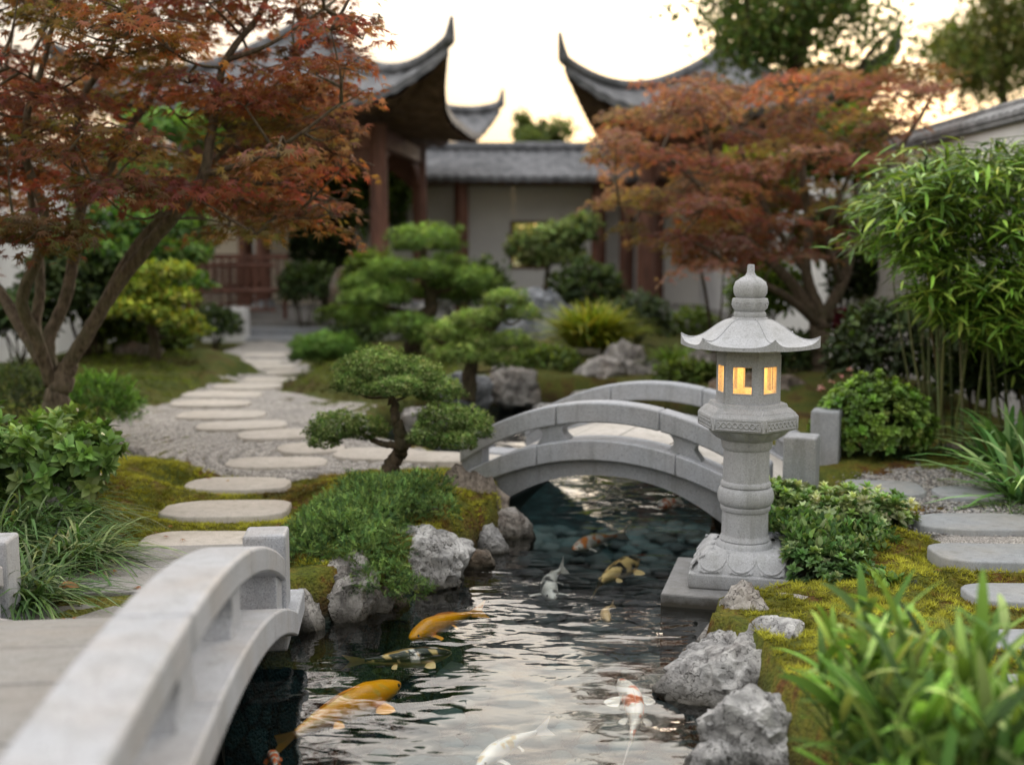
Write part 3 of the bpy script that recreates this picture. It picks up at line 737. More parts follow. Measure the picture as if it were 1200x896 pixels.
def bush(name, label, cat, c, r, n, T, size, cols, mat='leaf', group=None, up=.45, hemi=-.35, thick=.4, lump=.18, stems=5, dark=.35, seed=None, parts=True, lobes=0, ros=0):
    seed = rng.integers(100) if seed is None else seed
    t = thing(name, label, cat, (c[0], c[1], g1(c[0], c[1])), 0, group); b = np.array([c[0], c[1], g1(c[0], c[1])])
    mb = MB(); cl = [(np.array(c, float), np.array(r, float), n)]
    for i in range(lobes):
        a = rng.uniform(0, 2 * PI); e = rng.uniform(.0, .9); cl.append((np.array(c) + np.array([math.cos(a) * r[0], math.sin(a) * r[1], e * r[2]]) * (.62 if lump < .6 else .9), np.array(r) * rng.uniform(.38, .55), int(n * .3)))
    for cc, rr, nn_ in cl:
        P, N, h, q = shell(cc, rr, nn_, hemi, thick, lump, seed); m = len(P)
        keep = P[:, 2] > g1(c[0], c[1]) + .005; P, N, h, q = P[keep], N[keep], h[keep], q[keep]; m = len(P)
        if ros:
            m0 = max(m // ros, 1); ii = np.repeat(np.arange(m0), ros); jj = np.tile(np.arange(ros), m0); N0 = unit(N[:m0] + [0, 0, up * .4] + rdir(m0) * .45); Pq = P[:m0]; Nn = N0[ii]
            ref = unit(np.cross(Nn, [.31, .52, .11])); bt_ = np.cross(Nn, ref); az = jj * 2.4 + ii * 1.7; th = .30 + 1.15 * jj / ros; rad = ref * np.cos(az)[:, None] + bt_ * np.sin(az)[:, None]
            F = Nn * np.cos(th)[:, None] + rad * np.sin(th)[:, None]; U = Nn * np.sin(th)[:, None] - rad * np.cos(th)[:, None] + rdir(len(ii)) * .2; P = Pq[ii] - Nn * (size * .35 * jj / ros)[:, None]; h = h[:m0][ii]; q = q[:m0][ii]
            clump = .5 + .5 * fbm(P * (1.6 / max(rr)) * 1.5 + seed, 2); young = (1.35 - .6 * jj / ros)
            C = pal(cols, m0, .2)[ii] * rng.uniform(.8, 1.2, (len(ii), 1)) * ((.45 + .75 * h) * (dark + (1 - dark) * q ** 2.5) * (.65 + .7 * clump) * young)[:, None]  # shade of low, inner leaves put into the colour; young leaves lighter
            put(mb, T, P - b, F, U, size * (.62 + .5 * jj / ros) * rng.uniform(.85, 1.2, m0)[ii], C); continue
        F = unit(N * .55 + rdir(m) * .75 + np.array([0, 0, up * .5])); U = unit(N * .6 + np.array([0, 0, .9]) + rdir(m) * .45)
        clump = .5 + .5 * fbm(P * (1.6 / max(rr)) * 1.5 + seed, 2)
        C = pal(cols, m) * ((.45 + .75 * h) * (dark + (1 - dark) * q ** 2.5) * (.7 + .6 * clump))[:, None]  # lower and inner leaves get their shade from the colour
        put(mb, T, P - b, F, U, size * rng.uniform(.65, 1.25, m), C)
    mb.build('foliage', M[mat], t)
    if stems:
        m = MB()
        for i in range(stems):
            a = rng.uniform(0, 2 * PI); e = np.array([c[0] + .55 * r[0] * math.cos(a), c[1] + .55 * r[1] * math.sin(a), c[2] + .3 * r[2]])
            s0 = b + [rng.uniform(-.1, .1) * r[0], rng.uniform(-.1, .1) * r[1], -.03]
            mid = (s0 + e) / 2 + rng.normal(size=3) * .08 * max(r)
            V, F = tube(catmull([s0, mid, e], 4), [.035 * max(r), .012 * max(r)], 6); m.add(V - b, F)
        m.build('stem', M['bark_dark'], t, col=False, smooth=True)
    return t

def pad(mb, b, c, r, n, T, size, cols, up=.8, low=.12, seed=0, flatten=.5, edge=.0):
    """one flat dome of a clipped pine: needle tufts over the top, dark below"""
    d = rdir(int(n * 1.5)); d = d[d[:, 2] > -low - .25]; d = d[:n]; n = len(d)
    k = 1 + .24 * fbm(d * 3.4 + seed + c[0] * 5, 3) * 2 + .16 * fbm(d * 9 + seed, 2); q = 1 - .28 * rng.random(n) ** 2
    dz = np.where(d[:, 2] < 0, d[:, 2] * .45, d[:, 2])
    P = np.array(c) + np.column_stack([d[:, 0], d[:, 1], dz]) * np.array(r) * (k * q)[:, None]
    N = unit(np.column_stack([d[:, 0], d[:, 1], dz]) / np.array(r)); F = unit(rdir(n) * .8 + N * .6)
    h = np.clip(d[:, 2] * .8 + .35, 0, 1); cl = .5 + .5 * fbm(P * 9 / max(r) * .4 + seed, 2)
    C = pal(cols, n, .25) * ((.14 + 1.05 * h) * (.7 + .55 * cl) * (.45 + .55 * q))[:, None]  # shade of the underside and interior painted into the tuft colour
    put(mb, T, P - b, F, unit(N + rdir(n) * .35 + np.array([0, 0, up * .4])), size * rng.uniform(.7, 1.3, n), C)

def limb_to(mb, b, skel, target, r0, r1, sag=.12, k=6):
    S = np.concatenate(skel); dd = np.linalg.norm(S - target, axis=1) + .6 * np.maximum(S[:, 2] - target[2] + .05, 0); a = S[np.argmin(dd)]
    mid = (a + target) / 2 + np.array([0, 0, -sag * np.linalg.norm(target - a)]) + rng.normal(size=3) * .07 * np.linalg.norm(target - a)
    p = catmull([a, mid, target], 5); V, F = tube(p, [r0, r1], k); mb.add(V - b, F); return p

def padtree(name, label, cat, base, trunk, pads, tuft, dens, cols, r0=.05, T=None, mat='needle', group=None, bark='bark_dark', limb=.012):
    b = np.array(base, float); t = thing(name, label, cat, b, 0, group); T = T or TT
    m = MB(); skel = []
    for pts, ra, rb in trunk:
        p = catmull(pts, 8); p = p + .15 * ra * rng.normal(size=p.shape); p[0] = pts[0]; V, F = tube(p, [ra * 1.35, ra, (ra + rb) / 2, rb], 10, .07); m.add(V - b, F); skel.append(p)
    for c, r in pads: limb_to(m, b, skel, np.array(c) - [0, 0, r[2] * .25], limb, limb * .5)
    m.build('trunk', M[bark], t, col=False, smooth=True)
    for i, (c, r) in enumerate(pads):
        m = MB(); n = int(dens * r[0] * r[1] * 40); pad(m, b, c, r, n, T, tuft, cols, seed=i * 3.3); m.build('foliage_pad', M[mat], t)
    return t

# ------------------------------------------------------------------ maples
def inpoly(u, v, poly): return float(seg_dist(np.array([u]), np.array([v]), poly)[0]) < 0
def maple(name, label, base, limbs, region, ydep, npads, rpad, nleaf, size, cols, r_twig=.007, extra=[], sparse=None, group='red-leaved maples'):
    b = np.array(base, float); t = thing(name, label, 'maple tree', b, 0, group); m = MB(); skel = []
    for pts, ra, rb in limbs:
        p = catmull(pts, 8); p[1:-1] += .12 * rb * rng.normal(size=p[1:-1].shape); V, F = tube(p, [ra, (ra * .6 + rb * .4), rb], 10, .05); m.add(V - b, F); skel.append(p)
    region = np.array(region, float); lo, hi = region.min(0), region.max(0); pads = []; tries = 0
    while len(pads) < npads and tries < 6000:
        tries += 1; u, v = rng.uniform(lo, hi)
        if not inpoly(u, v, region): continue
        if sparse is not None and rng.random() > sparse(u, v): continue
        y = rng.uniform(*ydep); c = at_y(u, v, y)
        if any(np.linalg.norm((c - q[0]) * [1, .7, 1.6]) < rpad * .55 for q in pads): continue
        pads.append((c, rpad * rng.uniform(.6, 1.3)))
    for (u, v, y, r) in extra: pads.append((at_y(u, v, y), r))
    L = MB()
    for i, (c, r) in enumerate(pads):
        p = limb_to(m, b, skel, c - [0, 0, .03], r_twig * 1.5, r_twig * .5, .05, 5)
        if i % 2 == 0: skel.append(p[2:])
        n = int(nleaf * (r / rpad) ** 2 * rng.uniform(.8, 1.2)); a = rng.uniform(0, 2 * PI, n); q = np.sqrt(rng.random(n)) * (1 + .35 * np.sin(a * 3 + i) * .6)
        ex = rng.uniform(.75, 1.35); tx = rng.normal() * .12; ty = rng.normal() * .12
        dx, dy = q * r * np.cos(a) * ex, q * r * np.sin(a) / ex
        dz = .16 * r * (1 - q ** 2) * rng.random(n) - .22 * r * q ** 2 + tx * dx + ty * dy + rng.normal(size=n) * .018
        P = c + np.column_stack([dx, dy, dz]); out = np.column_stack([np.cos(a), np.sin(a), np.zeros(n)])
        F = unit(out + rdir(n) * .55 + [0, 0, -.38]); U = unit(np.column_stack([rng.normal(size=n) * .35, rng.normal(size=n) * .35, np.ones(n)]))
        base_c = pal(cols, 1, .1)[0]; C = .55 * base_c + .45 * pal(cols, n, .2); C = C * rng.uniform(.6, 1.45)
        put(L, TM, P - b, F, U, size * rng.uniform(.65, 1.2, n), C)
        for k in range(5):   # fine twigs under the leaves
            aa = rng.uniform(0, 2 * PI); e = c + r * .85 * np.array([math.cos(aa) * ex, math.sin(aa) / ex, -.1]); mid = (c + e) / 2 + [0, 0, .02]
            V, F = tube(np.array([c - [0, 0, .03], mid, e]), [r_twig * .55, r_twig * .2], 4); m.add(V - b, F)
    m.build('trunk', M['bark'], t, col=False, smooth=True)
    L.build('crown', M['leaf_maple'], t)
    return t
def A(*q): return [at_y(u, v, y) for u, v, y in q]
Ym = 6.7; bs = on_z(60, 548, 0)
limbs = [(np.array(A((62, 552, Ym), (62, 500, Ym), (66, 462, Ym), (80, 425, Ym))), .088, .055),
         (A((72, 440, Ym), (100, 395, 6.65), (132, 342, 6.6), (172, 290, 6.5), (205, 252, 6.4), (238, 205, 6.3), (250, 140, 6.3), (264, 72, 6.3), (305, 15, 6.3), (330, -50, 6.3)), .046, .011),
         (A((118, 362, 6.63), (150, 302, 6.75), (176, 268, 6.8), (202, 245, 6.8), (238, 205, 6.85), (300, 130, 6.9), (345, 70, 6.9)), .030, .008),
         (A((66, 455, Ym), (57, 400, 6.8), (76, 352, 6.85), (87, 300, 6.9), (97, 240, 6.95), (125, 205, 7.0), (145, 160, 7.0), (180, 110, 7.0), (207, 45, 7.0), (215, -30, 7)), .042, .011),
         (A((60, 450, Ym), (44, 400, 6.6), (26, 352, 6.5), (45, 300, 6.5), (52, 250, 6.5), (32, 190, 6.5), (33, 130, 6.4), (55, 60, 6.4), (70, -20, 6.4)), .040, .010),
         (A((50, 425, Ym), (20, 375, 6.8), (-5, 335, 6.9), (-45, 290, 7), (-80, 200, 7)), .042, .012),
         (A((60, 440, Ym), (42, 390, 7.0), (47, 330, 7.1), (40, 250, 7.2), (22, 170, 7.2), (5, 90, 7.2)), .040, .010),
         (A((97, 240, 6.95), (88, 190, 6.9), (95, 120, 6.8), (130, 60, 6.7), (150, -20, 6.6)), .03, .01),
         (A((238, 205, 6.3), (290, 190, 6.1), (340, 165, 6.0), (400, 120, 5.9)), .018, .006),
         (A((238, 205, 6.85), (300, 215, 6.7), (350, 218, 6.6), (395, 235, 6.5)), .016, .005),
         (A((264, 72, 6.3), (320, 50, 6.2), (380, 10, 6.2)), .014, .005)]
MC = [(.26, .075, .05), (.24, .06, .05), (.17, .085, .075), (.15, .12, .05), (.16, .065, .07), (.12, .055, .06), (.20, .095, .06), (.27, .125, .05), (.17, .14, .045), (.14, .15, .04), (.27, .16, .15), (.22, .07, .065), (.15, .13, .05)]
LREG = [(-120, -110), (425, -110), (420, 5), (400, 60), (405, 100), (395, 160), (385, 205), (378, 246), (365, 256), (330, 262), (315, 282), (280, 262), (235, 262), (205, 232), (150, 225), (105, 262), (40, 280), (-120, 300)]
def sparse_l(u, v):
    if 205 < u < 285 and 30 < v < 100: return .12
    if 300 < u < 345 and -20 < v < 70: return .3
    if 115 < u < 170 and v > 190: return .5
    if 150 < u < 225 and 110 < v < 170: return .35
    return 1
maple('maple_tree', 'large multi-stemmed red maple overhanging the gravel court at the upper left', (bs[0], Ym, 0), limbs, LREG, (5.6, 7.9), 205, .26, 118, .051, MC, sparse=sparse_l,
      extra=[(70, 262, 6.0, .30), (20, 268, 5.9, .3), (388, 243, 6.1, .14), (345, 250, 6.2, .22), (425, 40, 6.2, .10), (442, 22, 6.2, .05), (400, 150, 6.2, .14), (412, 22, 6.2, .17), (405, 70, 6.1, .2), (385, 45, 6.4, .22), (415, 108, 6.2, .15), (372, 98, 6.3, .24), (380, 140, 6.2, .22), (352, 150, 6.4, .25), (400, 190, 6.1, .17), (370, 205, 6.2, .22), (335, 62, 6.5, .24), (345, 112, 6.4, .24), (322, 195, 6.3, .25), (360, 15, 6.4, .24), (300, 110, 6.3, .22), (300, 235, 6.2, .22), (85, 215, 6.1, .28), (40, 150, 6.1, .28), (408, 225, 6.2, .08), (300, 268, 6.0, .2), (150, 215, 5.8, .35), (230, 225, 5.9, .3)])
Yr = 10.3; br = on_z(962, 452, 0)
RREG = [(706, 168), (722, 118), (762, 92), (805, 84), (862, 92), (905, 72), (960, 70), (1010, 88), (1062, 64), (1108, 82), (1118, 130), (1085, 168), (1055, 205), (1012, 238), (1000, 285), (962, 312), (905, 300), (865, 318), (810, 300), (778, 270), (735, 262), (715, 215)]
limbs = [(A((962, 455, Yr), (958, 420, Yr), (962, 385, Yr), (968, 365, Yr)), .115, .08),
         (A((962, 385, Yr), (938, 345, Yr), (915, 318, Yr), (880, 285, Yr), (835, 235, 10.2), (790, 190, 10.1), (750, 160, 10)), .06, .012),
         (A((964, 372, Yr), (945, 320, 10.4), (948, 262, 10.5), (940, 190, 10.5), (955, 130, 10.5), (960, 80, 10.5)), .055, .012),
         (A((966, 370, Yr), (990, 325, 10.3), (1000, 270, 10.2), (1030, 210, 10.1), (1070, 150, 10), (1100, 100, 10)), .055, .012),
         (A((958, 380, Yr), (925, 350, 9.9), (890, 330, 9.7), (850, 305, 9.5), (800, 275, 9.4)), .04, .010),
         (A((945, 320, 10.4), (900, 250, 10.6), (870, 180, 10.7), (850, 120, 10.8)), .035, .010),
         (A((985, 330, 10.3), (970, 280, 9.9), (985, 230, 9.7), (1010, 170, 9.6)), .03, .01)]
MC2 = [(.30, .11, .07), (.28, .09, .07), (.23, .12, .10), (.17, .09, .085), (.27, .16, .12), (.28, .16, .08), (.18, .17, .05), (.20, .18, .06), (.34, .22, .18), (.25, .10, .10)]
maple('maple_tree', 'spreading bronze-red maple behind the lantern on the right', (br[0], Yr, 0), limbs, RREG, (9.2, 12.0), 140, .28, 120, .052, MC2,
      extra=[(712, 185, 9.8, .2), (703, 180, 9.7, .12), (735, 265, 9.8, .2), (768, 283, 9.6, .2), (822, 310, 9.3, .32), (850, 280, 9.3, .3), (800, 275, 9.3, .28)])
o = None

# orange-leaved young maple below it
t = bush('orange_maple', 'small orange-leaved maple between the lantern roof and the right pavilion', 'maple tree', at_y(842, 300, 10.9), (.42, .4, .38), 900, TM5, .075, [(.32, .12, .03), (.25, .09, .03), (.2, .11, .03)], 'leaf_maple', stems=4, lump=.3)

# ------------------------------------------------------------------ clipped pines and bonsai
def P5(u, v, y, w, h, d=None):
    c = at_y(u, v, y); s = y / FPX; return (c, (w * s / 2, (d or w) * s / 2, h * s / 2 * 1.15))
G1 = [(.055, .10, .028), (.075, .13, .03), (.04, .075, .025), (.10, .15, .035)]
Yb = 5.75; bb = at_y(455, 560, Yb); bb[2] = g1(bb[0], bb[1]) - .02
padtree('bonsai_tree', 'small-leaved bonsai tree with bent trunk on the mossy mound left of the bridge', 'bonsai', bb,
        [([at_y(452, 566, Yb), at_y(462, 540, Yb), at_y(471, 522, Yb), at_y(467, 500, Yb), at_y(462, 478, Yb), at_y(455, 455, Yb)], .036, .015),
         ([at_y(470, 526, Yb), at_y(483, 517, Yb), at_y(492, 512, Yb - .05), at_y(515, 500, Yb - .1)], .018, .008),
         ([at_y(465, 522, Yb), at_y(445, 519, Yb), at_y(428, 510, Yb + .03), at_y(408, 505, Yb)], .015, .007)],
        [P5(440, 436, Yb, 84, 46, 80), P5(485, 446, Yb + .05, 70, 44, 80), P5(415, 452, Yb - .05, 50, 34, 60), P5(515, 462, Yb, 58, 34, 60), P5(460, 458, Yb - .15, 84, 32, 60),
         P5(392, 505, Yb - .05, 62, 42, 70), P5(428, 506, Yb + .08, 52, 34, 60), P5(380, 518, Yb - .1, 36, 24, 50), P5(520, 494, Yb - .1, 62, 40, 70), P5(550, 505, Yb - .05, 52, 44, 60), P5(500, 515, Yb - .18, 44, 34, 50), P5(535, 520, Yb - .2, 48, 26, 50)],
        .017, 2100, [(.14, .24, .06), (.10, .18, .05), (.21, .31, .09), (.34, .42, .18)], T=TTS, limb=.009)
Yp = 9.0; pb = at_y(560, 440, Yp); pb[2] = g1(pb[0], pb[1])
GB = [(.25, .38, .09), (.30, .44, .11), (.17, .28, .07), (.38, .48, .16)]
padtree('bonsai_tree', 'bright green layered bonsai just behind the left end of the bridge', 'bonsai', pb,
        [([at_y(548, 470, Yp), at_y(552, 430, Yp), at_y(562, 400, Yp), at_y(585, 372, Yp), at_y(590, 350, Yp)], .05, .02), ([at_y(556, 415, Yp), at_y(530, 405, Yp), at_y(505, 395, Yp)], .03, .012)],
        [P5(592, 353, Yp, 50, 24), P5(612, 370, Yp, 42, 24), P5(575, 372, Yp, 40, 22), P5(555, 378, Yp, 52, 26), P5(528, 392, Yp, 54, 30), P5(560, 402, Yp, 60, 28), P5(600, 402, Yp, 50, 24), P5(545, 418, Yp - .1, 70, 28), P5(515, 408, Yp + .1, 40, 26), P5(590, 425, Yp, 40, 24)],
        .038, 420, GB)
Yc = 11.5; cb = at_y(490, 410, Yc); cb[2] = g1(cb[0], cb[1])
GC = [(.19, .31, .07), (.24, .38, .085), (.13, .23, .06)]
padtree('cloud_pine', 'tall cloud-pruned pine with a domed top in front of the left pavilion', 'pine', cb,
        [([at_y(480, 425, Yc), at_y(490, 385, Yc), at_y(505, 350, Yc), at_y(495, 315, Yc), at_y(498, 290, Yc)], .08, .03), ([at_y(495, 370, Yc), at_y(450, 360, Yc), at_y(425, 345, Yc)], .035, .015), ([at_y(503, 345, Yc), at_y(540, 335, Yc)], .03, .015)],
        [P5(500, 288, Yc, 82, 44), P5(462, 320, Yc, 70, 28), P5(500, 322, Yc - .2, 58, 30), P5(545, 332, Yc, 78, 34), P5(430, 335, Yc, 56, 26), P5(522, 310, Yc, 44, 24), P5(440, 352, Yc - .2, 76, 28), P5(470, 345, Yc, 50, 24), P5(425, 372, Yc, 62, 28), P5(520, 345, Yc + .3, 60, 30), P5(475, 385, Yc - .3, 74, 30), P5(560, 345, Yc + .2, 46, 24), P5(510, 395, Yc - .4, 64, 30)],
        .055, 190, GC)
Yd = 11.3; db = at_y(386, 437, Yd); db[2] = g1(db[0], db[1])
padtree('dome_pine', 'low single-dome clipped pine at the path edge before the pavilion', 'pine', db, [([at_y(386, 446, Yd), at_y(384, 430, Yd), at_y(386, 412, Yd)], .05, .03)],
        [P5(386, 410, Yd, 84, 34), P5(365, 418, Yd - .1, 48, 22), P5(405, 418, Yd - .1, 50, 24)], .05, 300, [(.14, .28, .06), (.19, .34, .07), (.10, .20, .05)])
# small tree on the tall rock before the window
Yw = 17.5; wb = at_y(640, 360, Yw); wb[2] = 1.0 * 0 + at_y(640, 345, Yw)[2]
padtree('window_tree', 'loose green tree standing before the square opening of the rear wall', 'tree', wb, [([at_y(640, 350, Yw), at_y(641, 325, Yw), at_y(645, 300, Yw)], .05, .02)],
        [P5(642, 285, Yw, 70, 34), P5(670, 275, Yw, 56, 26), P5(615, 295, Yw, 44, 26), P5(650, 305, Yw, 70, 26), P5(685, 262, Yw, 36, 16)], .12, 60, [(.25, .34, .11), (.19, .28, .09), (.31, .39, .13)], T=TL, mat='leaf')
# ------------------------------------------------------------------ shrubs and clumps
def ctr(u, v, vb, wpx, hpx, dz=0):
    """centre and radii of a shrub whose foot is seen at row vb"""
    g = on_z(u, vb, dz); y = g[1] + 0; c = at_y(u, v, y); s = y / FPX
    return c, (wpx * s / 2, wpx * s / 2 * .85, hpx * s / 2)
GR_D = [(.055, .088, .03), (.042, .07, .025), (.085, .13, .038)]
GR_M = [(.13, .20, .038), (.10, .155, .032), (.18, .26, .05)]
GR_B = [(.15, .27, .045), (.11, .20, .04), (.22, .34, .07)]
YEL = [(.34, .38, .04), (.26, .34, .04), (.38, .38, .06), (.17, .26, .035)]

c, r = ctr(1022, 498, 552, 136, 124); bush('azalea_bush', 'round bright green clipped bush beside the bridge posts', 'bush', c, r, 5200, TLB, .046, GR_B, 'leaf_gloss', up=1.2, lump=.14, thick=.35, dark=.15, ros=9)
c, r = ctr(1048, 418, 490, 150, 130); bush('camellia_bush', 'dark glossy camellia behind the round bright bush', 'bush', c, r, 1900, TLB, .075, GR_D, 'leaf_gloss', lump=.12)
c, r = ctr(975, 606, 620, 150, 66); c[1] = 5.25; bush('pachysandra', 'pale-edged rosette shrub against the right bridge post', 'bush', (c[0] - .04, 5.15, .05), (.26, .25, .12), 3400, TLB, .042, [(.19, .30, .08), (.28, .38, .14), (.12, .23, .06), (.40, .47, .26)], 'leaf_gloss', up=2.4, lump=.7, lobes=9, ros=9)
bush('pachysandra', 'darker leafy shrub right beside the lantern base', 'bush', (1.36, 4.76, .00), (.20, .20, .11), 2400, TLB, .036, [(.10, .20, .06), (.16, .28, .08), (.07, .15, .045), (.26, .35, .16)], 'leaf', up=2.0, lump=.7, lobes=9)
bush('pachysandra', 'low leafy shrub spilling down between lantern base and moss', 'bush', (1.30, 4.50, -.02), (.15, .15, .10), 1300, TLB, .034, [(.10, .20, .06), (.16, .28, .08), (.07, .15, .045), (.24, .32, .13)], 'leaf_gloss', up=2.4, lump=.7, lobes=6, ros=9)
bush('pachysandra', 'small bright seedling shrub between lantern rock and moss', 'bush', (1.42, 4.22, -.01), (.09, .09, .06), 220, TLB, .034, GR_B, 'leaf_gloss', up=1.3)
# conifer ground cover on the left bank
def juniper(label, lumps, n, size=.042):
    c0 = lumps[0]; b = np.array([c0[0], c0[1], g1(c0[0], c0[1])]); t = thing('juniper', label, 'juniper', b, 0, 'creeping junipers on the left bank'); mb = MB()
    for (x, y, z, rx, ry, rz) in lumps:
        P, N, h, q = shell((x, y, z), (rx, ry, rz), int(n * rx * ry / .012), -.25, .35, .30, x * 7); m = len(P)
        F = unit(N * .7 + rdir(m) * .8 + [0, 0, .15]); cl = .5 + .5 * fbm(P * 16, 2)
        C = pal([(.11, .20, .06), (.14, .245, .07), (.21, .32, .095), (.07, .14, .055)], m) * ((.25 + .95 * h) * (.35 + .65 * q ** 2) * (.55 + .8 * cl))[:, None]  # sprig colour carries painted shade low down and inside the lumps
        put(mb, TS, P - b, F, unit(N + rdir(m) * .8), size * rng.uniform(.7, 1.3, m), C)
    mb.build('foliage', M['needle'], t)
    m = MB()
    for (x, y, z, rx, ry, rz) in lumps: V, F = tube(catmull([b + [0, 0, -.02], (b + [x, y, z]) / 2, [x, y, z + rz * .2]], 4), [.012, .005], 5); m.add(V - b, F)
    m.build('stem', M['bark_dark'], t, col=False)
def lump(u, v, y, w, h, d=1.0): c = at_y(u, v, y); s = y / FPX; return (c[0], c[1], c[2], w * s / 2, w * s / 2 * d, h * s / 2)
juniper('soft green creeping juniper spilling between the pale and the grey bank rocks', [lump(408, 640, 4.70, 125, 90), lump(378, 628, 4.85, 90, 76), lump(430, 612, 4.95, 110, 66), lump(445, 648, 4.6, 70, 76), lump(445, 682, 4.42, 76, 56), lump(480, 694, 4.50, 46, 30), lump(362, 655, 4.55, 60, 66), lump(395, 605, 5.05, 80, 50), lump(350, 640, 4.75, 50, 70), lump(425, 655, 4.5, 60, 60)], 520, .036)
juniper('darker creeping juniper at the foot of the bonsai', [lump(455, 585, 5.25, 120, 60), lump(495, 580, 5.25, 70, 54), lump(425, 578, 5.35, 66, 50), lump(470, 600, 5.05, 60, 44), lump(515, 600, 5.0, 50, 40)], 480, .034)

def blades(mb, b, P, az, L, w, lean, droop, cols, n=7, tw=.0):
    """arching strap leaves: one ribbon each, folded along the midrib"""
    k = len(P); u = np.linspace(0, 1, n)[None]; h = np.column_stack([np.cos(az), np.sin(az)])
    out = L[:, None] * (np.sin(lean)[:, None] * u + droop[:, None] * .55 * u ** 2.2); up = L[:, None] * (np.cos(lean)[:, None] * u - droop[:, None] * .75 * u ** 2.6)
    C0 = np.stack([P[:, 0:1] + h[:, 0:1] * out, P[:, 1:2] + h[:, 1:2] * out, P[:, 2:3] + up], -1)
    side = np.stack([-h[:, 1], h[:, 0], np.zeros(k)], 1); side = unit(side + tw * rng.normal(size=(k, 3)))
    wd = w[:, None] * np.minimum(1, (u * 4 + .35)) * (1 - u ** 3.2) ** .8
    V = np.stack([C0 + side[:, None] * wd[..., None] + [0, 0, 1] * (wd * .25)[..., None], C0, C0 - side[:, None] * wd[..., None] + [0, 0, 1] * (wd * .25)[..., None]], 2)
    i = np.arange(n - 1)[None, :, None] * 3 + np.arange(k)[:, None, None] * n * 3; j = np.arange(2)[None, None, :]
    F = np.stack([i + j, i + j + 1, i + j + 4, i + j + 3], -1).reshape(-1, 4)
    V = V.reshape(-1, 3)
    if b is not None: V = V - b
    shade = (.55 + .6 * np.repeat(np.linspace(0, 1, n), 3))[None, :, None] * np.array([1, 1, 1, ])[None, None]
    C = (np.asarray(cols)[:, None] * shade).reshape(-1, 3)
    mb.add(V, F, C)
def clump(name, label, cat, x, y, n, spread, L, w, lean, droop, cols, mat='leaf_gloss', group=None, azr=(0, 2 * PI)):
    z = g1(x, y); b = np.array([x, y, z]); t = thing(name, label, cat, b, 0, group); mb = MB()
    a = rng.uniform(0, 2 * PI, n); rr = np.sqrt(rng.random(n)) * spread
    P = np.column_stack([x + rr * np.cos(a), y + rr * np.sin(a), np.full(n, z - .02)])
    az = rng.uniform(azr[0], azr[1], n)
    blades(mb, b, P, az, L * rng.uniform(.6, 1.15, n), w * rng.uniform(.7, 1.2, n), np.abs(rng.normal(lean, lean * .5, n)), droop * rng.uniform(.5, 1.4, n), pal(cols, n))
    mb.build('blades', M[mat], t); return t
LY = [(.07, .14, .04), (.10, .19, .05), (.05, .10, .035), (.09, .16, .05), (.25, .31, .14)]
for i, (u, vb, n, L, lab) in enumerate([(18, 706, 420, .36, 'arching lilyturf clump filling the corner beside the left bridge post'), (78, 664, 480, .36, 'fountain-like lilyturf clump beside the mossy stepping stones'), (5, 650, 380, .42, 'lilyturf clump at the left edge below the leafy shrub'), (58, 632, 420, .40, 'lilyturf clump behind the two front ones on the left')]):
    p = on_z(u, vb, .03); clump('lilyturf', lab, 'grass clump', p[0], p[1], n, .12, L, .0058, .55, .85, LY, group='lilyturf clumps at the left')
# broadleaf plant left
bush('leafy_shrub', 'broad-leaved green shrub at the left edge under the maple', 'bush', at_y(30, 550, 5.15), (.36, .3, .22), 1500, TLB, .075, [(.10, .19, .045), (.14, .25, .06), (.20, .31, .09)], 'leaf_gloss', up=1.2, lump=.7, lobes=8, ros=6)
bush('leafy_shrub', 'broad-leaved sprig arching over the grey rock by the gravel', 'bush', at_y(82, 562, 5.2), (.14, .16, .07), 170, TLB, .07, [(.14, .22, .06), (.22, .28, .10)], 'leaf_gloss', up=.5)
bush('fern_mound', 'fine-leaved green fern mound right of the maple trunk', 'fern', at_y(112, 478, 7.3), (.26, .25, .19), 1500, TS, .075, [(.13, .29, .05), (.19, .38, .07), (.09, .20, .04)], 'leaf', up=.2, lump=.25)
bush('fern_mound', 'dark fine-leaved fern mound left of the maple trunk', 'fern', at_y(14, 470, 7.6), (.34, .3, .22), 1300, TS, .075, GR_D, 'leaf', up=.2, lump=.25)
bush('fern_mound', 'low leafy fern at the foot of the maple trunk', 'fern', at_y(70, 500, 6.35), (.22, .2, .09), 500, TS, .06, GR_M, 'leaf', up=.2, lump=.25)
# strap-leaved plant at right, mondo grass, groundcover
for i, (u, vb, n, L, lab) in enumerate([(1205, 588, 90, .46, 'strap-leaved lily clump at the right edge beside the grey slabs'), (1175, 552, 60, .42, 'strap-leaved lily clump under the bamboo at the right'), (1245, 540, 50, .5, 'strap-leaved lily clump cut by the right edge')]):
    p = on_z(u, vb, .03); clump('lily_plant', lab, 'lily plant', p[0], p[1], n, .10, L * 1.3, .017, .62, .55, [(.10, .24, .06), (.16, .33, .09), (.30, .45, .19)], group='strap-leaved lilies at the right')
for i, (u, vb, n, lab) in enumerate([(1192, 600, 200, 'fine grass tuft beside the rounded grey slab at right'), (1150, 552, 150, 'dark grass tuft behind the rounded grey slab'), (1095, 545, 140, 'dark grass tuft left of the rock under the bamboo'), (1048, 548, 140, 'dark grass tuft under the round bright bush'), (1010, 548, 80, 'dark grass tuft between bridge block and round bush')]):
    p = on_z(u, vb, .03); clump('mondo_grass', lab, 'grass clump', p[0], p[1], n, .16, .17, .0040, .6, .8, [(.03, .07, .02), (.05, .10, .03), (.02, .045, .015)] if i else LY, group='grass tufts at the right')
